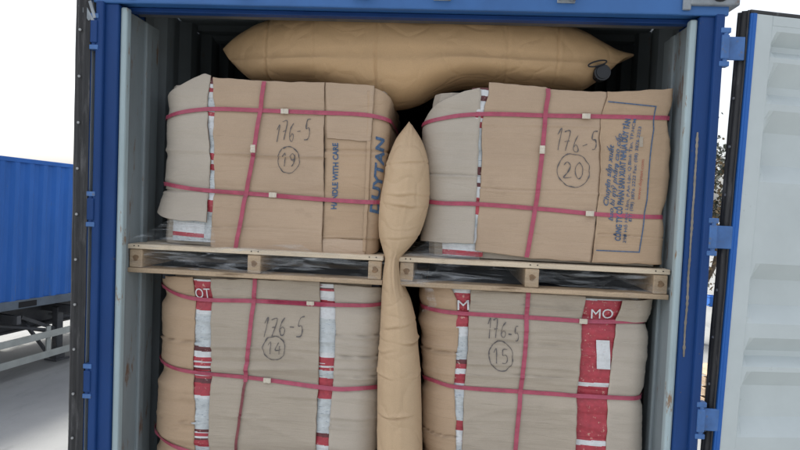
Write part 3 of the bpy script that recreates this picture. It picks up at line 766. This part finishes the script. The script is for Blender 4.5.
rect_on(UR, t2, 638.5, 137, 642.5, 147, M['card_grey2'])

# ---- lower left load (14)
ZB = .02
LL = Load([(166, 276), (165, 300), (164, 330), (162, 380), (160, 440), (161, 520)], [(385, 284), (384, 310), (381, 360), (379, 400), (377, 450), (377, 540)],
          .165, .15, .10, ZB, P(275, 279, .165).z, 37, [P(270, 303, .165).z, P(270, 380, .165).z, P(270, 455, .165).z], amp=.006, squeeze_d=.015)
t3 = empty('strapped_load', (-.6, .6, ZB)); tag(t3, 'strapped cardboard load marked 176-5 with a circled 14, grey sheet between red printed columns', 'carton load', 'strapped loads of cartons in the container')
core(LL, t3, M['card_grey2'])
zc = lambda y: P(260, y, .165).z
sheet(LL, t3, 'side_sheet', M['card2'], None, [(194, 280), (196, 310), (195, 340), (193, 372), (196, 410), (194, 450), (194, 540)], [(150, 272), (195, 277)], [(150, 535), (194, 545)], off=.004, seed=21,
      creases=[(zc(345), -.008, .006), (zc(425), -.008, .006), (zc(395), .006, .04)])
def P3(base, x0): return [(y + base, k) for y, k in x0]
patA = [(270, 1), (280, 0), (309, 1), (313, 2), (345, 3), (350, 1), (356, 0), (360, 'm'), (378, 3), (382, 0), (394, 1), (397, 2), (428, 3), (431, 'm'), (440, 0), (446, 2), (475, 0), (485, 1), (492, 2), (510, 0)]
packs(LL, t3, [(193, 278), (194, 540)], [(214, 279), (211, 540)], (203, 279), (203, 542), patA, off=-.004, bulge=.010)
sheet(LL, t3, 'front_sheet', M['card_grey2'], [(212.5, 280), (212, 360), (209, 450), (208, 545)], [(320, 284), (319, 360), (316, 450), (314, 550)], [(212, 278), (320, 281)], [(208, 542), (315, 552)], off=.006, lift=.011, seed=22,
      creases=[(zc(293), .004, .006), (zc(300), -.005, .01), (zc(347), .003, .012), (zc(362), -.006, .02), (zc(395), .004, .01), (zc(415), -.004, .006)])
patB = [(270, 1), (285, 'm'), (292, 1), (300, 0), (306, 1), (318, 2), (352, 1), (357, 0), (363, 'm'), (370, 2), (378, 0), (390, 0), (398, 2), (432, 3), (436, 0), (444, 1), (450, 2), (480, 0)]
packs(LL, t3, [(319, 284), (316, 550)], [(336, 285), (331, 550)], (327, 284), (327, 548), patB, off=-.004, bulge=.009)
sheet(LL, t3, 'side_sheet', M['card_grey'], [(334, 286), (336, 330), (333, 380), (330, 420), (328, 470), (326, 545)], None, [(334, 284), (390, 286)], [(326, 548), (390, 548)], off=.004, seed=23,
      creases=[(zc(330), -.006, .006), (zc(352), -.006, .006), (zc(364), .007, .01), (zc(372), -.006, .006), (zc(412), .005, .01), (zc(420), -.006, .007), (zc(300), .004, .01)])
s1 = strap(LL, t3, [(166, 287), (172, 292), (190, 298), (213, 300), (256, 301), (310, 304), (335, 305), (370, 305), (384, 302)], off=.012)
s2 = strap(LL, t3, [(163, 361), (170, 366), (190, 371.5), (213, 374.5), (256, 379), (316, 387), (340, 389), (366, 388), (380, 385)], off=.012)
s3 = strap(LL, t3, [(160, 432), (166, 441), (190, 452), (213, 456), (316, 467), (377, 465)], off=.012)
clip(LL, s1, 310, 304); clip(LL, s2, 267, 380.5)
vstrap(LL, t3, [(256.5, 278), (250, 340), (245, 382)], off=.015); vstrap(LL, t3, [(245, 382), (240, 420), (236, 450), (232, 520)], m='strap_dark', off=.0148, wd=.012)
writing(LL, t3, '176-5', 262, 337, 306, 318, ('14', 274.5, 348, 11, 12), off=.0105)
def pack_text(ld, root, t, x0, y0, x1, h, m): return print_text(ld, root, t, (x0, y0), (x1, y0), h, m, bold=0, off=.0105)
pack_text(LL, t3, 'OT', 196, 298, 211, 11, M['p_white'])

def shade_sheet(ld, root):  # added dark sheet on the load top, so the pallet voids above read black
    b = MB(); b.box(ld.xl(ld.z1) + .03, ld.xr(ld.z1) - .02, ld.Yf + .035, ld.Yf + .95, ld.z1 - .03, ld.z1 + .004, .002); b.build('added_void_shade', M['shade_sheet'], root)
shade_sheet(LL, t3)
# ---- lower right load (15)
LR = Load([(421, 282), (420, 310), (421, 340), (422, 400), (422, 540)], [(650, 300), (647, 330), (644, 360), (641, 400), (638, 470), (634, 560)],
          .150, .13, .07, ZB, P(530, 287, .15).z, 53, [P(520, 317, .15).z, P(520, 392, .15).z, P(520, 465, .15).z], amp=.006, squeeze_d=.014)
t4 = empty('strapped_load', (.56, .6, ZB)); tag(t4, 'strapped cardboard load marked 176-5 with a circled 15, wide red printed packs showing beside it', 'carton load', 'strapped loads of cartons in the container')
core(LR, t4, M['card_grey2'])
zr = lambda y: P(520, y, .15).z
sheet(LR, t4, 'side_sheet', M['card2'], None, [(451, 288), (457, 300), (459, 330), (456, 360), (454, 385), (456, 420), (455, 540)], [(410, 280), (445, 284), (458, 290)], [(410, 540), (455, 545)], off=.004, seed=31,
      creases=[(zr(357), -.008, .005), (zr(330), .008, .05), (zr(440), -.006, .006)])
patC = [(270, 1), (293, 0), (327, 1), (337, 2), (360, 3), (364, 0), (369, 1), (374, 0), (384, 1), (392, 2), (420, 0), (430, 1), (445, 2), (470, 0)]
packs(LR, t4, [(455, 288), (452, 540)], [(471, 290), (465, 540)], (462, 288), (460, 542), patC, off=-.002, bulge=.010)
sheet(LR, t4, 'front_sheet', M['card_grey2'], [(471, 291), (468, 350), (464, 390), (458, 545)], [(585, 298), (580, 350), (577, 390), (570, 560)], [(470, 289), (588, 296)], [(458, 545), (572, 552)], off=.006, lift=.011, seed=32,
      creases=[(zr(296), .003, .01), (zr(304), -.004, .005), (zr(343), -.005, .005), (zr(366), .004, .012), (zr(375), -.004, .006), (zr(330), .003, .01)])
patD = [(270, 2), (300, 0), (313, 0), (346, 0), (382, 1), (386, 0), (400, 0), (440, 1), (445, 0), (480, 0)]
packs(LR, t4, [(580, 298), (577, 390), (569, 560)], [(626, 298), (620, 390), (612, 560)], (600, 299), (597, 550), patD, off=-.004, bulge=.010)
sheet(LR, t4, 'side_sheet', M['card_grey'], [(617, 325), (612, 350), (608, 390), (600, 550)], None, [(617, 322), (650, 323)], [(600, 550), (650, 552)], off=.005, seed=33)
sheet(LR, t4, 'top_flap', M['card_grey2'], [(622, 302), (616, 320)], None, [(622, 300), (650, 299)], [(616, 321), (652, 321)], off=.012, seed=34, back_r=.2)
s1 = strap(LR, t4, [(421, 306), (430, 309), (455, 313), (528, 317.5), (583, 321), (612, 322), (648, 320)], off=.011)
s2 = strap(LR, t4, [(422, 376), (432, 380), (455, 387), (520, 392), (583, 396), (642, 396)], off=.011)
s3 = strap(LR, t4, [(422, 452), (455, 460), (520, 466), (638, 472)], off=.011)
clip(LR, s1, 583, 321)
vstrap(LR, t4, [(528, 288), (526, 330), (521, 386), (516, 440), (510, 520)], off=.014)
writing(LR, t4, '176-5', 487, 340, 521, 322, ('15', 500.5, 356, 12, 14.5), off=.0105)
pack_text(LR, t4, 'M', 457.5, 310, 469, 11, M['p_white'])
pack_text(LR, t4, 'MO', 591, 318.5, 613, 10, M['p_white'])
A0, A1 = LR.A(596, 368), LR.A(609, 340)
b = MB(); b.grid(lambda u, v: LR.S(lerp(A0[0], A1[0], u), lerp(A0[1], A1[1], v), .0085), 4, 8); b.build('pack_label', M['p_white'], t4)
print_text(LR, t4, 'TRA SUA', (599.5, 364), (602, 345), 3, M['ink_blue'], off=.0135) if False else None

# parts were modelled in place: cancel the offsets of their roots
shade_sheet(LR, t4)
for r in (t1, t2, t3, t4):
    for c in r.children:
        c.location = -r.location

# ------------------------------------------------------------------ stretch film round the pallets
def film(name, label, polys, rootloc=(0, 0, 0), group='torn stretch film round the pallets'):
    b = MB()
    for (tl, tr, bl, br, Yt, Yb, sd) in polys:
        tl, tr = P(*tl, Yt), P(*tr, Yt); bl, br = P(*bl, Yb), P(*br, Yb)
        def f(u, v):
            p = bl.lerp(br, u).lerp(tl.lerp(tr, u), v)
            k = sin(pi * min(1, max(0, v)))
            p = p + Vector((0, .018 * noise.noise(Vector((p.x * 12 + sd, p.z * 25, 1))) + .03 * k, .012 * noise.noise(Vector((p.x * 7, sd, v * 2)))))
            return p
        b.grid(f, 50, 12)
    o = b.build(name, M['film'], None, smooth=True); tag(o, label, 'plastic film', group); return o
film('stretch_film', 'clear stretch film trailing over the left pallet from the foot of load 19',
     [((128, 243), (384, 256), (128, 266), (384, 281), .085, .09, 1), ((150, 250), (300, 244), (128, 262), (330, 268), .088, .088, 7),
      ((172, 219), (212, 226), (128, 240), (214, 249), .10, .092, 3)])
film('stretch_film', 'clear stretch film bunched over the right pallet from the foot of load 20',
     [((400, 262), (540, 268), (400, 284), (560, 283), .085, .09, 2), ((540, 268), (672, 274), (540, 284), (672, 294), .085, .092, 5),
      ((428, 240), (478, 244), (402, 256), (480, 262), .11, .094, 9)])
# torn tails hanging under the pallets
def tail(pts, wd, Y):
    b = MB(); pp = [P(x, y, Y) for x, y in pts]
    def f(u, v):
        k = u * (len(pp) - 1); i = min(int(k), len(pp) - 2); p = pp[i].lerp(pp[i + 1], k - i)
        if abs(pp[-1].x - pp[0].x) > .15: return p + Vector((.01 * sin(v * 5 + u * 8), .012 * noise.noise(Vector((u * 9, v * 3, pts[0][0]))), (v - .5) * wd * (.5 + abs(noise.noise(Vector((u * 7, 2, pts[0][0]))) * 2)) + .006 * sin(u * 23)))
        return p + Vector(((v - .5) * wd * (1 - .5 * u), .02 * noise.noise(Vector((u * 6, v * 3, pts[0][0]))), .01 * noise.noise(Vector((u * 9, v * 5, 4)))))
    b.grid(f, 24, 6); return b
for pts, wd, lb in (([(408, 262), (416, 275), (429, 290), (433, 305), (424, 312)], .05, 'torn wisp of film dangling at the left end of the right pallet'),
                    ([(270, 266), (300, 258), (345, 262), (378, 268)], .03, 'thin bluish strand of film crossing the right half of the left pallet'),
                    ([(404, 270), (425, 276), (442, 268), (470, 262)], .035, 'crumpled strand of film at the left end of the right pallet'),
                    ([(546, 274), (590, 284), (622, 279), (658, 288)], .022, 'pale thread of film crossing the right half of the right pallet'),
                    ([(628, 292), (636, 300), (639, 308)], .04, 'short torn wisp of film under the right end of the right pallet'),
                    ([(152, 250), (200, 256), (262, 247)], .012, 'thin twisted strand of film crossing the left pallet opening')):
    o = tail(pts, wd, .080).build('film_wisp', M['film'], None, smooth=True); tag(o, lb, 'plastic film')

# ------------------------------------------------------------------ air bags
# upper bag lies across the tops of both upper loads
tipL, tipR = P(224, 50, .42), P(634, 53, .40)
def U(pts, Y): return sorted([(P(x, y, Y).x, P(x, y, Y).z) for x, y in pts])
YB = .17
YS = YB + .24
top = U([(223, 49), (237, 38), (262, 26), (300, 17), (350, 13), (420, 14), (500, 18), (548, 24), (580, 34), (606, 47), (622, 53), (634, 54)], YS)
bot = U([(223, 50), (238, 68), (252, 80), (275, 83), (320, 86), (350, 97), (372, 106), (395, 109), (418, 104), (440, 92), (470, 86), (530, 90), (560, 90), (582, 90), (602, 78), (618, 63), (634, 56)], YS)
xa, xb = top[0][0], top[-1][0]
bag = empty('dunnage_air_bag', (.2, .6, 2.0)); tag(bag, 'long brown paper air bag lying over both upper loads, black valve at right', 'air bag', 'brown paper air bags bracing the load')
YB_ = YB
def seamz(x): return spw(U([(223, 50), (300, 53), (375, 52), (450, 53), (520, 56), (575, 56), (634, 54)], YB), x)
def bagp(u, v):
    x = lerp(xa, xb, u); zt, zb = spw(top, x), spw(bot, x)
    if zt < zb: zt = zb = (zt + zb) / 2
    zs_ = min(max(seamz(x), zb), zt); th = 2 * pi * v         # v=0 front seam, .25 top, .5 back seam
    D = .24 * max(0, 1 - abs(2 * u - 1) ** 3) ** .75 + .003; yc = YB + .24
    fold = .012 * (1 - abs(sin(th / 2)) ** .35)                # pinched front seam
    c = cos(th); s_ = sin(th)
    z = zs_ + ((zt - zs_) if s_ > 0 else (zs_ - zb)) * (abs(s_) ** .8) * (1 if s_ > 0 else -1)
    y = yc - D * (abs(c) ** .8) * (1 if c > 0 else -1) + fold
    p = Vector((x, y, z))
    e = 1 - abs(2 * u - 1) ** 6
    w_ = .0035 * noise.noise(Vector((x * 4, y * 4, z * 9))) + .004 * noise.noise(Vector((x * 14, y * 3, z * 5))) * (abs(2 * u - 1) ** 2 + .15)
    for cx, dd in ((259, .006), (375, .006), (560, .006), (508, .003), (310, .003)):
        xx = P(cx, 60, YB).x + .012 * noise.noise(Vector((z * 9, cx, 0)))
        w_ -= 1.4 * dd * max(0, .6 + noise.noise(Vector((z * 6, cx, 2)))) * (math.exp(-((x - xx) / .005) ** 2) - .5 * math.exp(-((x - xx - .014) / .009) ** 2))
    w_ += .005 * (1 - abs(noise.noise(Vector((x * 5, z * 9, y * 3 + 2))))) ** 7 * (.25 + abs(2 * u - 1) ** 3)
    w_ -= (.008 * math.exp(-((z - zs_) / .004) ** 2) - .004 * math.exp(-((z - zs_ + .010) / .005) ** 2)) * (1 if c > 0 else 0)
    n = Vector((0, -c, s_))
    return p + n * w_ * e
b = MB(); b.grid(bagp, 420, 96)
bmesh.ops.remove_doubles(b.bm, verts=b.bm.verts[:], dist=.0004)
o = b.build('bag_body', M['kraft'], bag, smooth=True); o.location = -bag.location
vp = P(601.6, 73, .272)
b = MB()
b.cyl(vp + Vector((0, -.016, 0)), vp + Vector((0, .03, 0)), .035, 28); b.cyl(vp + Vector((0, -.022, 0)), vp + Vector((0, -.016, 0)), .027, 28)
for k in range(18):
    t = 2 * pi * k / 18; q = vp + Vector((.034 * cos(t), -.015, .034 * sin(t))); b.box(q.x - .002, q.x + .002, q.y - .0, q.y + .02, q.z - .002, q.z + .002)
va = b.build('valve', M['valve'], bag); va.location = -bag.location
b = MB(); lc = P(597.6, 63.5, .238)
b.tube([lc + Vector((.041 * cos(t), .01 * cos(t), .011 * sin(t) + .012 * cos(t))) for t in [2 * pi * k / 30 for k in range(31)]], .0034, 6)
vb = b.build('valve_cap_loop', M['valve'], va)

# middle bag stands on end between the loads, pinched by the pallets
YM = .03; YN = YM + .13
Lb = [(409, 121), (402, 131), (395.5, 141), (388, 160), (384.5, 180), (381, 200), (379.5, 220), (380, 236), (383, 248), (385.5, 257), (384.5, 268), (383, 287), (381.5, 301), (380, 336), (378, 372), (378, 450), (379, 530)]
Rb = [(409, 121), (416, 131), (422, 142), (428, 160), (430, 180), (429, 200), (425, 220), (419, 236), (410, 248), (402, 257), (401, 268), (404, 285), (411, 301), (417.5, 336), (420.5, 372), (422, 450), (421, 530)]
Ls = sorted([(P(x, y, YN).z, P(x, y, YN).x) for x, y in Lb]); Rs = sorted([(P(x, y, YN).z, P(x, y, YN).x) for x, y in Rb])
za, zb_ = Ls[0][0], Ls[-1][0]
mb_ = empty('dunnage_air_bag', (.0, .5, za)); tag(mb_, 'upright brown paper air bag between left and right loads, pinched narrow by the pallets', 'air bag', 'brown paper air bags bracing the load')
def midp(u, v):
    z = lerp(zb_, za, u); xl, xr = spw(Ls, z), spw(Rs, z)
    if xr < xl: xl = xr = (xl + xr) / 2
    xc, hw = (xl + xr) / 2, (xr - xl) / 2; th = 2 * pi * v
    taper = min(1, u / .12 + .02) ** .6
    D = .13 * taper
    c, s_ = cos(th), sin(th)
    xs_ = xc + hw * .12
    x = xc + hw * (abs(s_) ** .85) * (1 if s_ > 0 else -1)
    y = YN + .02 * (1 - min(1, hw / .09)) - D * (abs(c) ** .85) * (1 if c > 0 else -1)
    p = Vector((x, y, z)); w_ = .005 * noise.noise(Vector((x * 8, y * 3, z * 6))) * min(1, hw / .06)
    if c > 0: w_ -= .006 * math.exp(-((x - (xc + .004)) / .004) ** 2) * min(1, hw / .05) - .004 * math.exp(-((x - xc - .012) / .004) ** 2)
    for cy, dd, sl_ in ((163, .005, .1), (196, .008, .05), (207, .006, -.05), (240, .004, .1), (330, .004, .2), (345, .009, -.1), (352, .005, .3), (381, .009, 0), (420, .006, .1)):
        zz_ = P(405, cy, YM).z + sl_ * (x - xc) + .006 * noise.noise(Vector((x * 20, cy, 0)))
        mk = max(.1, .75 + 1.5 * noise.noise(Vector((x * 9, cy * 1.7, 4.)))) * math.exp(-((x - xc) / .10) ** 4)
        w_ -= mk * (dd * math.exp(-((z - zz_) / .004) ** 2) - dd * .7 * math.exp(-((z - zz_ - .011) / .008) ** 2))
    w_ += .0045 * (1 - abs(noise.noise(Vector((x * 6 + 3, z * 7, y * 4))))) ** 6 * max(0, noise.noise(Vector((x * 5, z * 4, 8))) + .4) * min(1, hw / .04)
    return p + Vector((s_, -c, 0)).normalized() * w_ * min(1, hw / .03)
b = MB(); b.grid(midp, 560, 80)
bmesh.ops.remove_doubles(b.bm, verts=b.bm.verts[:], dist=.0004)
o = b.build('bag_body', M['kraft2'], mb_, smooth=True); o.location = -mb_.location

# ------------------------------------------------------------------ neighbouring container on its trailer
def make_container40(parent):
    # local: +x is the seen side, y along its length (front = 0 going to -L), z up from underside
    H = 2.59; L_ = 12.19
    b = MB(); corr_wall_y(b, -.045, -L_ + .1, -.1, .14, H - .08, 1); b.build('side_wall', M['blue_side'], parent, normals=False)
    b = MB(); corr_wall_y(b, -2.39, -L_ + .1, -.1, .14, H - .08, -1); b.build('side_wall', M['blue_side'], parent, normals=False)
    b = MB(); b.box(-.06, .0, -L_, 0, 0, .15, .004); b.box(-2.43, -2.38, -L_, 0, 0, .15, .004); br = b.build('bottom_rail', M['rail_dark'], parent)
    for y in (-5.0, -7.1):
        b = MB(); b.box(-.02, .004, y, y + .36, .02, .12); b.build('fork_pocket', M['hole'], br)
    b = MB(); b.box(-.06, .0, -L_, 0, H - .08, H - .01, .004); b.box(-2.43, -2.38, -L_, 0, H - .08, H - .01, .004); b.build('top_rail', M['blue_side'], parent)
    b = MB(); b.box(-2.40, -.03, -L_ + .05, -.05, H - .03, H - .005); b.build('roof', M['blue_side'], parent)
    for y in (-.06, -L_ + .02):
        b = MB(); b.box(-2.36, -.07, y, y + .04, .1, H - .05); b.build('end_wall', M['blue_side'], parent)
    for x in (-.12, -2.44):
        for y in (-.14, -L_):
            b = MB(); b.box(x, x + .125, y, y + .14, .12, H - .11, .004); b.build('corner_post', M['blue_side'], parent)
            for z in (-.006, H - .12):
                b = MB(); b.box(x - .005, x + .13, y - .006, y + .15, z, z + .122, .004); b.build('corner_casting', M['steel'], parent)
    b = MB(); b.box(-2.38, -.06, -L_ + .1, -.1, .02, .10); b.build('underside', M['chassis'], parent)
def make_trailer(root, deck, Lt=12.2):
    # local: deck top at z=deck, front at y=0 going -y, centre x=-1.22
    b = MB()
    for x in (-1.7, -.84):
        b.box(x, x + .14, -Lt, -.1, deck - .06, deck - .002); b.box(x + .05, x + .09, -Lt, -.1, deck - .42, deck - .06); b.box(x, x + .14, -Lt, -.1, deck - .46, deck - .42)
    b.build('chassis_beam', M['chassis'], root)
    b = MB(); y = -.3
    while y > -Lt: b.box(-2.40, -.05, y - .08, y, deck - .15, deck - .004); y -= 1.15
    b.build('cross_member', M['chassis'], root)
    b = MB(); b.box(-2.42, -.02, -.25, -.10, deck - .2, deck - .003); b.box(-2.42, -.02, -Lt, -Lt + .15, deck - .3, deck - .003); b.build('bolster', M['chassis'], root)
    # landing gear
    LG = -3.8
    for x in (-.45, -2.10):
        b = MB(); b.box(x, x + .13, LG - .07, LG + .07, .08, deck - .05, .01); b.box(x - .08, x + .21, LG - .16, LG + .16, 0, .04, .005); b.box(x - .02, x + .15, LG - .10, LG + .10, .04, .12)
        b.bar((x + .06, LG, deck - .5), (x + .06, LG - .8, deck - .12), .06, .06); b.build('landing_leg', M['chassis'], root)
    b = MB(); b.bar((-2.05, LG, deck - .55), (-.4, LG, deck - .55), .06, .06); b.bar((-2.0, LG, deck - .75), (-.45, LG, deck - .3), .04, .04); b.build('gear_brace', M['chassis'], root)
    # side guard, lattice of two rails and posts with stays
    for x in (-.03, -2.40):
        b = MB(); ya, yb = -1.95, -9.0
        b.box(x, x + .03, yb, ya, deck - .50, deck - .38, .003); b.box(x, x + .03, yb, ya, deck - .86, deck - .74, .003)
        y = ya
        while y > yb - .01:
            b.box(x - .03, x - .001, y - .09, y, deck - .86, deck - .30, .002); y -= 1.17
        b.build('side_guard', M['guard'], root)
        y = ya - .05; sg = -1 if x > -1 else 1
        while y > yb - .01:
            b = MB(); b.bar((x - .02, y, deck - .80), (x + sg * .55, y - .1, deck - .16), .05, .05); b.build('guard_stay', M['chassis'], root)
            b = MB(); b.bar((x + sg * .05, y, deck - .36), (x + sg * .5, y - .7, deck - .2), .04, .04); b.build('guard_stay', M['chassis'], root); y -= 1.17
    for y in (-9.2, -10.5):
        b = MB(); b.cyl((-2.3, y, .50), (-.14, y, .50), .07); b.build('axle', M['chassis'], root)
        for x0, x1 in ((-.42, -.06), (-2.38, -2.02)):
            b = MB(); b.cyl((x0, y, .50), (x1, y, .50), .50, 36); wl = b.build('wheel', M['tyre'], root)
            xo = x1 if x1 > -1 else x0; sg = 1 if x1 > -1 else -1
            b = MB(); b.cyl((xo - .0 * sg, y, .50), (xo + .015 * sg, y, .50), .29, 28); b.cyl((xo + .014 * sg, y, .50), (xo + .05 * sg, y, .50), .12, 20); b.build('rim', M['rim'], wl)
ANG = .2001; TILT = .0256
n0 = Vector((-6.72, 8, 0)); dirv = Vector((sin(ANG), cos(ANG), 0))
frontpt = n0 + dirv * 4.1
zb0 = -1.8365 + 1.2 - 4.1 * TILT
nb = empty('shipping_container'); nb.matrix_world = Matrix.Translation((frontpt.x, frontpt.y, zb0)) @ Matrix.Rotation(-ANG, 4, 'Z') @ Matrix.Rotation(-TILT, 4, 'X')
tag(nb, 'closed blue corrugated container parked on a trailer at the left', 'shipping container')
make_container40(nb)
tr = empty('semi_trailer'); tr.matrix_world = Matrix.Translation((frontpt.x, frontpt.y, GZ)) @ Matrix.Rotation(-ANG, 4, 'Z')
tag(tr, 'dark flatbed trailer with grey side guard rails and landing legs under the closed blue container', 'semi trailer')
make_trailer(tr, zb0 - GZ + .0)
# trailer that carries the open container
tr2 = empty('semi_trailer'); tr2.location = (1.22, LEN + .1, GZ)
tag(tr2, 'dark flatbed trailer under the open container', 'semi trailer')
make_trailer(tr2, -.165 - GZ, 6.1) if False else None
b = MB()
for x in (-.6, .46): b.box(x, x + .14, .1, LEN, -.62, -.17)
for y in (.1, 1.5, 3.0, 4.5, 5.8): b.box(-1.2, 1.2, y, y + .12, -.32, -.165)
ch = b.build('chassis_beam', M['chassis'], tr2); ch.location = -tr2.location
for y in (1.0, 2.25):
    b = MB(); b.cyl((-1.05, y, GZ + .5), (1.05, y, GZ + .5), .07); b.box(-.5, .5, y - .1, y + .1, GZ + .56, -.6); o = b.build('axle', M['chassis'], tr2); o.location = -tr2.location
    for x0, x1, sg in ((.85, 1.2, 1), (-1.2, -.85, -1)):
        b = MB(); b.cyl((x0, y, GZ + .5), (x1, y, GZ + .5), .5, 36); wl = b.build('wheel', M['tyre'], tr2); wl.location = -tr2.location
        xo = x1 if sg > 0 else x0
        b = MB(); b.cyl((xo, y, GZ + .5), (xo + .015 * sg, y, GZ + .5), .29, 28); b.build('rim', M['rim'], wl)
for x in (-.5, .5):
    b = MB(); b.box(x - .07, x + .07, 5.2, 5.34, GZ, -.6, .01); b.box(x - .13, x + .13, 5.15, 5.4, GZ, GZ + .03); o = b.build('landing_leg', M['chassis'], tr2); o.location = -tr2.location

# ------------------------------------------------------------------ tree and things seen through the gap at the right post
def make_tree(loc, H, R_, seed, label):
    r = random.Random(seed); root = empty('tree', loc); tag(root, label, 'tree')
    b = MB(); tips = []
    def branch(p, d, L_, rad, lv):
        pts = [p]; rr = [rad]; n = 5
        for i in range(n):
            d = (d + Vector((r.uniform(-.25, .25), r.uniform(-.25, .25), r.uniform(-.05, .18))) * (.5 if lv == 0 else 1)).normalized()
            p = p + d * L_ / n; pts.append(p); rr.append(rad * (1 - .6 * (i + 1) / n))
            if lv > 0: tips.append(p)
        b.tube(pts, rr, 7)
        if lv < 3:
            for k in range(5 if lv == 0 else 3):
                q = pts[r.randint(2, n)]; a = r.uniform(0, 2 * pi)
                nd = (d * .5 + Vector((cos(a), sin(a), r.uniform(.1, .7))) * .8).normalized()
                branch(q, nd, L_ * r.uniform(.5, .72), rad * .45, lv + 1)
    branch(Vector((0, 0, 0)), Vector((0, 0, 1)), H * .5, .16, 0)
    b.build('trunk', M['bark'], root, smooth=True)
    b = MB()
    for t in tips:
        for k in range(22):
            c = t + Vector((r.gauss(0, 1), r.gauss(0, 1), r.gauss(0, 1))) * .22
            s_ = r.uniform(.04, .085); n = Vector((r.uniform(-1, 1), r.uniform(-1, 1), r.uniform(-1, 1))).normalized()
            a = n.orthogonal().normalized() * s_; q = n.cross(a.normalized()) * s_ * .5
            vs = [b.bm.verts.new(c + w_) for w_ in (-a, q, a, -q)]
            f = b.bm.faces.new(vs); f.material_index = 0 if noise.noise(c * .9) + r.uniform(-.3, .3) > 0 else 1
    b.build('crown', [M['leafA'], M['leafB']], root, normals=False)
tp = P(706, 200, 13)
make_tree((tp.x, 13, GZ), 6.6, 2, 4, 'tall dry brown leaved tree showing in the gap beside the right door')
# blue crate and wooden crate glimpsed low in the gap
def on_ray(px, py, z):
    d = RM @ Vector(((px - 400) / FPX, 1, -(py - 225) / FPX)); t = (z - CP.z) / d.z; return CP + d * t
q = on_ray(715, 306, GZ); r0 = empty('plastic_crate', (q.x, q.y, GZ)); tag(r0, 'small blue plastic crate on the ground, seen through the gap by the right door', 'crate')
b = MB()
b.box(-.3, .3, -.22, -.19, .02, .34, .004); b.box(-.3, .3, .19, .22, .02, .34, .004); b.box(-.3, -.27, -.19, .19, .02, .34, .004); b.box(.27, .3, -.19, .19, .02, .34, .004); b.box(-.29, .29, -.2, .2, 0, .02)
b.build('crate_walls', M['blue_side'], r0)
b = MB(); b.box(-.32, .32, -.24, -.2, .33, .37, .004); b.box(-.32, .32, .2, .24, .33, .37, .004); b.box(-.32, -.28, -.201, .201, .331, .369); b.box(.28, .32, -.201, .201, .331, .369); b.build('rim', M['blue_side'], r0)
q = on_ray(711, 410, GZ); r1 = empty('wooden_crate', (q.x, q.y, GZ), .3); tag(r1, 'rough tan wooden crate on the ground, low in the gap by the right post', 'crate')
for i in range(4):
    b = MB(); z = .02 + i * .17
    b.box(-.4, .4, -.32, -.30, z, z + .13, .003); b.box(-.4, .4, .30, .32, z, z + .13, .003); b.box(-.42, -.40, -.30, .30, z, z + .13, .003); b.box(.40, .42, -.30, .30, z, z + .13, .003)
    b.build('slat', M['wood'], r1)
b = MB(); b.box(-.42, .42, -.32, .32, .70, .72, .003); b.build('lid', M['wood'], r1)
